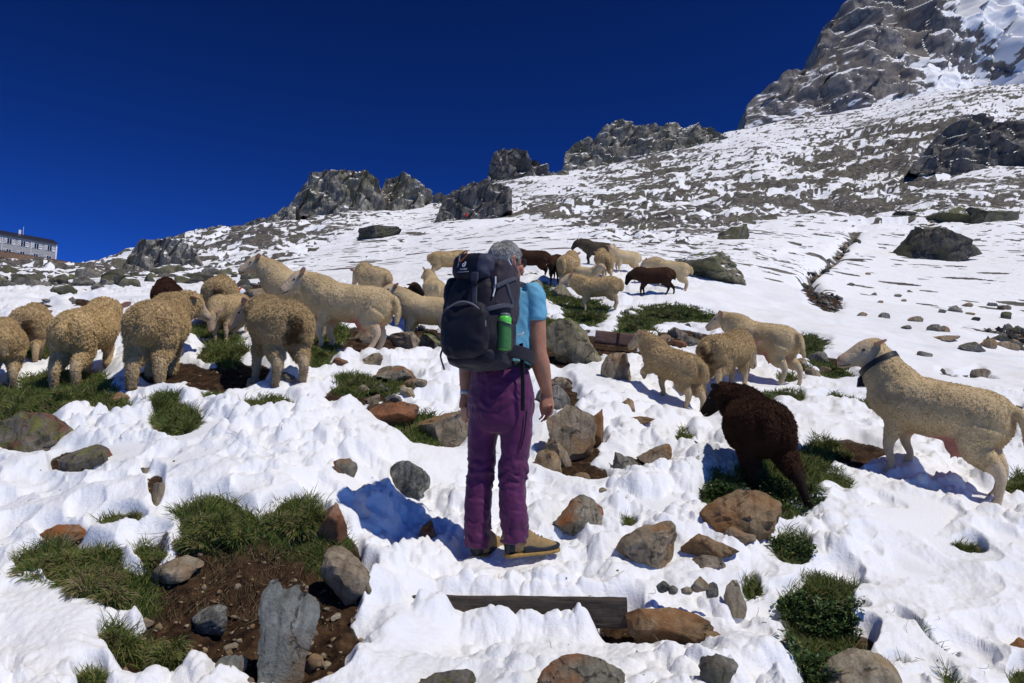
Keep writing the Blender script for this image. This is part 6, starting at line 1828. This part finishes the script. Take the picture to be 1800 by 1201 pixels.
wv = snow_w.ravel() / snow_w.sum(); kk = gr_.choice(len(wv), 900, p=wv)
base = np.stack([GX.ravel()[kk], GY.ravel()[kk], GZ.ravel()[kk] + .002], 1)
d = gr_.normal(size=(900, 3)); d[:, 2] = np.abs(d[:, 2]) * .45 + .05; d /= np.linalg.norm(d, axis=1)[:, None]
L = gr_.uniform(.015, .07, 900)
pts = np.stack([base - d * .01, base + d * (L * .5)[:, None] + gr_.normal(size=(900, 3)) * .004, base + d * L[:, None] + gr_.normal(size=(900, 3)) * .008], 1)
o = hair_obj('straw_litter', pts, np.array([.0011, .0010, .0005]), M_STRAW); o['kind'] = 'stuff'

# ------------------------------------------------------------------ timber steps
def timber(pts, h, t, mat, label, name='timber_step'):
    (x0, y0, z0), (x1, y1, z1) = pts
    n = 40
    c = np.array([x1 - x0, y1 - y0, z1 - z0]); Lg = np.linalg.norm(c)
    P, Rr = [], []
    for i in np.linspace(0, 1, n):
        P.append((i * Lg, 0, 0)); Rr.append((t / 2, h / 2))
    V, Fc = tube(P, Rr, 24, power=.35)
    V += np.stack([0 * V[:, 0], fbm3(V * [.5, 3, 3], .05, 3, 5) * .004, fbm3(V * [.5, 3, 3] + 7, .06, 3, 6) * .004], 1)
    me = mesh_from(name, V, Fc)
    root = empty(name, (x0, y0, z0)); root.rotation_euler = (0, -math.asin(c[2] / Lg), math.atan2(c[1], c[0]))
    tag(root, label, 'step'); obj('beam', me, mat, root)
    return root, Lg
def wood_mat(name, a, b_):
    m, n, b = new_mat(name, .75, .25)
    tc = N(n, 'ShaderNodeTexCoord').outputs['Object']
    mp = N(n, 'ShaderNodeMapping'); mp.inputs['Scale'].default_value = (1.2, 14, 14); n.links.new(tc, mp.inputs[0])
    n1 = noise(n, 5, 5, .65, mp.outputs[0], .6); n2 = noise(n, 26, 3, .6, tc)
    k = math_(n, 'ADD', math_(n, 'MULTIPLY', n1.outputs['Fac'], .7), math_(n, 'MULTIPLY', n2.outputs['Fac'], .3))
    c = ramp(n, k, [(.3, a), (.7, b_)])
    n.links.new(c.outputs[0], b.inputs['Base Color']); bump(n, b, k, .5, .01)
    return m
M_WOOD = wood_mat('dark_wet_timber', (.022, .017, .013), (.085, .068, .052))
M_WOODR = wood_mat('reddish_timber', (.075, .038, .028), (.21, .125, .095))
M_IRON = plain('rusty_iron', (.035, .022, .017), .7, .3, .4, 60)
a_ = at(716, 1072, 3.66); b__ = at(1102, 1077, 3.60)
rt, Lg = timber((tuple(a_), tuple(b__)), .125, .06, M_WOOD, 'dark wooden step board half buried in the snow at the bottom')
a_ = at(1046, 592, 10.35); b__ = at(1122, 600, 10.3)
rt, Lg = timber((tuple(a_), tuple(b__)), .17, .10, M_WOODR, 'reddish wooden step beam with an iron peg, before the trotting sheep')
pg = mesh_from('iron_peg', *loft([(Lg * .55, -.065, -.14), (Lg * .55, -.065, .12)], [.008, .008], 3, seg=10)); obj('iron_peg', pg, M_IRON, rt)

# ------------------------------------------------------------------ the hut on the left crest
def box(c, sx, sy, sz):
    c = np.array(c, float)
    v = [c + np.array([a * sx / 2, b * sy / 2, d * sz / 2]) for a in (-1, 1) for b in (-1, 1) for d in (-1, 1)]
    return v, [(0, 1, 3, 2), (4, 6, 7, 5), (0, 4, 5, 1), (2, 3, 7, 6), (0, 2, 6, 4), (1, 5, 7, 3)]
def bmesh_box(name, c, sx, sy, sz, mat, parent):
    return obj(name, mesh_from(name, *box(c, sx, sy, sz)), mat, parent)
M_WALLH = plain('grey_render', (.36, .36, .35), .85, .2, .12, 3)
M_ROOFH = plain('dark_metal_roof', (.020, .022, .040), .5, .4, .2, 2)
M_GLASSH = plain('window_glass', (.020, .024, .035), .1, .6, .1)
M_SHUT = plain('white_shutter', (.78, .78, .77), .7, .2, .05)
M_CHEV = plain('dark_chevron', (.09, .09, .10), .7, .2, .1)
M_BRICKH = plain('brown_terrace_wall', (.20, .125, .085), .9, .2, .3, 2)
M_MAST = plain('white_mast', (.7, .7, .7), .6, .3, .05)
HY = 175.0
pR = at(97, 453, HY + 6); pL = at(-70, 440, HY - 8)
ang_h = math.atan2(pR[1] - pL[1], pR[0] - pL[0]); LH = float(np.hypot(pR[0] - pL[0], pR[1] - pL[1]))
hut = empty('mountain_hut', (pR[0], pR[1], pR[2] - .9), ang_h)
tag(hut, 'long grey mountain hut with zigzag shutters and dark roof on the left skyline', 'building')
HH = 4.1
bmesh_box('wall', (-LH / 2, 4.5, HH / 2 - .6), LH, 9.0, HH + 1.2, M_WALLH, hut)
rv = [(-LH - .4, -.45, HH - .1), (.35, -.45, HH - .1), (.35, 3.2, HH + 1.45), (-LH - .4, 3.2, HH + 1.45), (.35, 9.4, HH + .3), (-LH - .4, 9.4, HH + .3), (-LH - .4, -.45, HH + .12), (.35, -.45, HH + .12), (.35, 3.2, HH + 1.7), (-LH - .4, 3.2, HH + 1.7), (.35, 9.4, HH + .5), (-LH - .4, 9.4, HH + .5)]
obj('roof', mesh_from('roof', rv, [(0, 1, 2, 3), (3, 2, 4, 5), (6, 9, 8, 7), (9, 11, 10, 8), (0, 6, 7, 1), (5, 4, 10, 11), (0, 3, 9, 6), (3, 5, 11, 9), (1, 7, 8, 2), (2, 8, 10, 4)]), M_ROOFH, hut)
bmesh_box('corner_board', (.08, -.06, HH / 2 - .6), .30, .16, HH + 1.0, M_SHUT, hut)
for xx in (-5.2, -11.0): bmesh_box('downpipe', (xx, -.07, HH / 2 - .3), .12, .1, HH, M_MAST, hut)
def window(x, z, hgt):
    fr = bmesh_box('window', (x, -.02, z), 1.05, .10, hgt, M_SHUT, hut)
    for k2 in (-.24, .24): bmesh_box('pane', (x + k2, -.085, z), .40, .05, hgt - .12, M_GLASSH, fr)
def shutter(x, z, hgt, flip):
    s_ = bmesh_box('shutter', (x, -.06, z), .60, .07, hgt, M_SHUT, hut)
    for j in range(3):
        zz = z - hgt / 2 + .22 + j * hgt / 3
        sg = 1 if flip else -1
        v = []
        for (dx, dz) in ((-.29, 0), (.29, sg * .30), (.29, sg * .30 + .16), (-.29, .16)):
            for yy in (-.098, -.118): v.append((x + dx, yy, min(max(zz + dz - (.0 if flip else -.1), z - hgt / 2 + .02), z + hgt / 2 - .02)))
        obj('zigzag_stripe', mesh_from('zigzag_stripe', v, [(0, 2, 4, 6), (1, 7, 5, 3), (0, 1, 3, 2), (2, 3, 5, 4), (4, 5, 7, 6), (6, 7, 1, 0)]), M_CHEV, s_)
xw = -1.35
while xw > -LH + 1:
    for z, hh in ((HH - 1.25, 1.25), (.55, 1.0)):
        window(xw, z, hh); shutter(xw + .84, z, hh, True); shutter(xw - .84, z, hh, False)
    xw -= 2.75
bmesh_box('chimney', (-7.0, 2.6, HH + 1.9), .5, .5, 1.0, M_MAST, hut)
obj('antenna', mesh_from('antenna', *loft([(-6.2, 2.8, HH + 1.3), (-6.2, 2.8, HH + 3.4)], [.06, .05], 2, seg=8)), M_MAST, hut)
ter = empty('terrace_wall', (pR[0], pR[1] - .6, pR[2] - .9), ang_h)
tag(ter, 'low brown terrace wall in front of and beside the hut', 'wall')
bmesh_box('wall_body', (-LH / 2 + 2.2, -1.2, -.75), LH + 9, .6, 1.5, M_BRICKH, ter)
bmesh_box('coping', (-LH / 2 + 2.2, -1.2, .04), LH + 9.1, .72, .08, M_CHEV, ter)
def lamp_post(x):
    o = empty('terrace_lamp', tuple(np.array(ter.location) + np.array([math.cos(ang_h) * x, math.sin(ang_h) * x, 0])))
    tag(o, 'small white globe lamp at the end of the terrace wall', 'lamp')
    obj('post', mesh_from('post', *loft([(0, 0, -.6), (0, 0, .6)], [.06, .05], 2, seg=8)), M_MAST, o)
    v = ICO[2][0] * .26 + [0, 0, .75]; m_ = fast_tri('globe', v, ICO[2][1]); smooth(m_); obj('globe', m_, M_MAST, o)
lamp_post(6.4)

# small figures
def figure(px, py, y, hgt, coat, legs_c, label, yaw=0):
    p = at(px, py, y)
    k = hgt / 1.72
    pr = [ellipsoid((0, 0, 1.60 * k), (.085 * k, .10 * k, .12 * k), None, 2), loft([(0, 0, 1.55 * k), (0, 0, 1.44 * k), (0, 0, 1.38 * k), (0, 0, 1.1 * k), (0, 0, .9 * k)], [(.05 * k, .05 * k), (.07 * k, .07 * k), (.21 * k, .12 * k), (.18 * k, .12 * k), (.18 * k, .13 * k)], 3, seg=12, up=(0, 1, 0))]
    for sg in (-1, 1):
        pr.append(loft([(sg * .09 * k, 0, .92 * k), (sg * .10 * k, .03 * sg, .5 * k), (sg * .10 * k, .06 * sg, .03)], [.10 * k, .07 * k, .055 * k], 3, seg=10, up=(0, 1, 0)))
        pr.append(loft([(sg * .20 * k, 0, 1.38 * k), (sg * .26 * k, .05, 1.12 * k), (sg * .24 * k, .12, .88 * k)], [.065 * k, .055 * k, .04 * k], 3, seg=10, up=(0, 1, 0)))
    me = grow('body', pr, .035, 2)
    z = co_of(me)[:, 2]
    fattr(me, 'part', np.where(z > 1.49 * k, 1.0, np.where(z > .88 * k, .5, 0.0)))
    m, n, b = new_mat('figure_clothes', .8, .2)
    c = N(n, 'ShaderNodeAttribute', attribute_name='part').outputs['Fac']
    rp = ramp(n, c, [(.24, legs_c), (.26, coat), (.76, (.30, .16, .10))]); rp.color_ramp.interpolation = 'CONSTANT'
    n.links.new(rp.outputs[0], b.inputs['Base Color'])
    o = obj('person', me, m, loc=(p[0], p[1], ground(p[0], p[1]) - .04)); o.rotation_euler = (0, 0, yaw)
    tag(o, label, 'person')
figure(820, 397, 146, 1.75, (.45, .03, .03), (.05, .05, .06), 'tiny far hiker in a red jacket under the dark bluff')
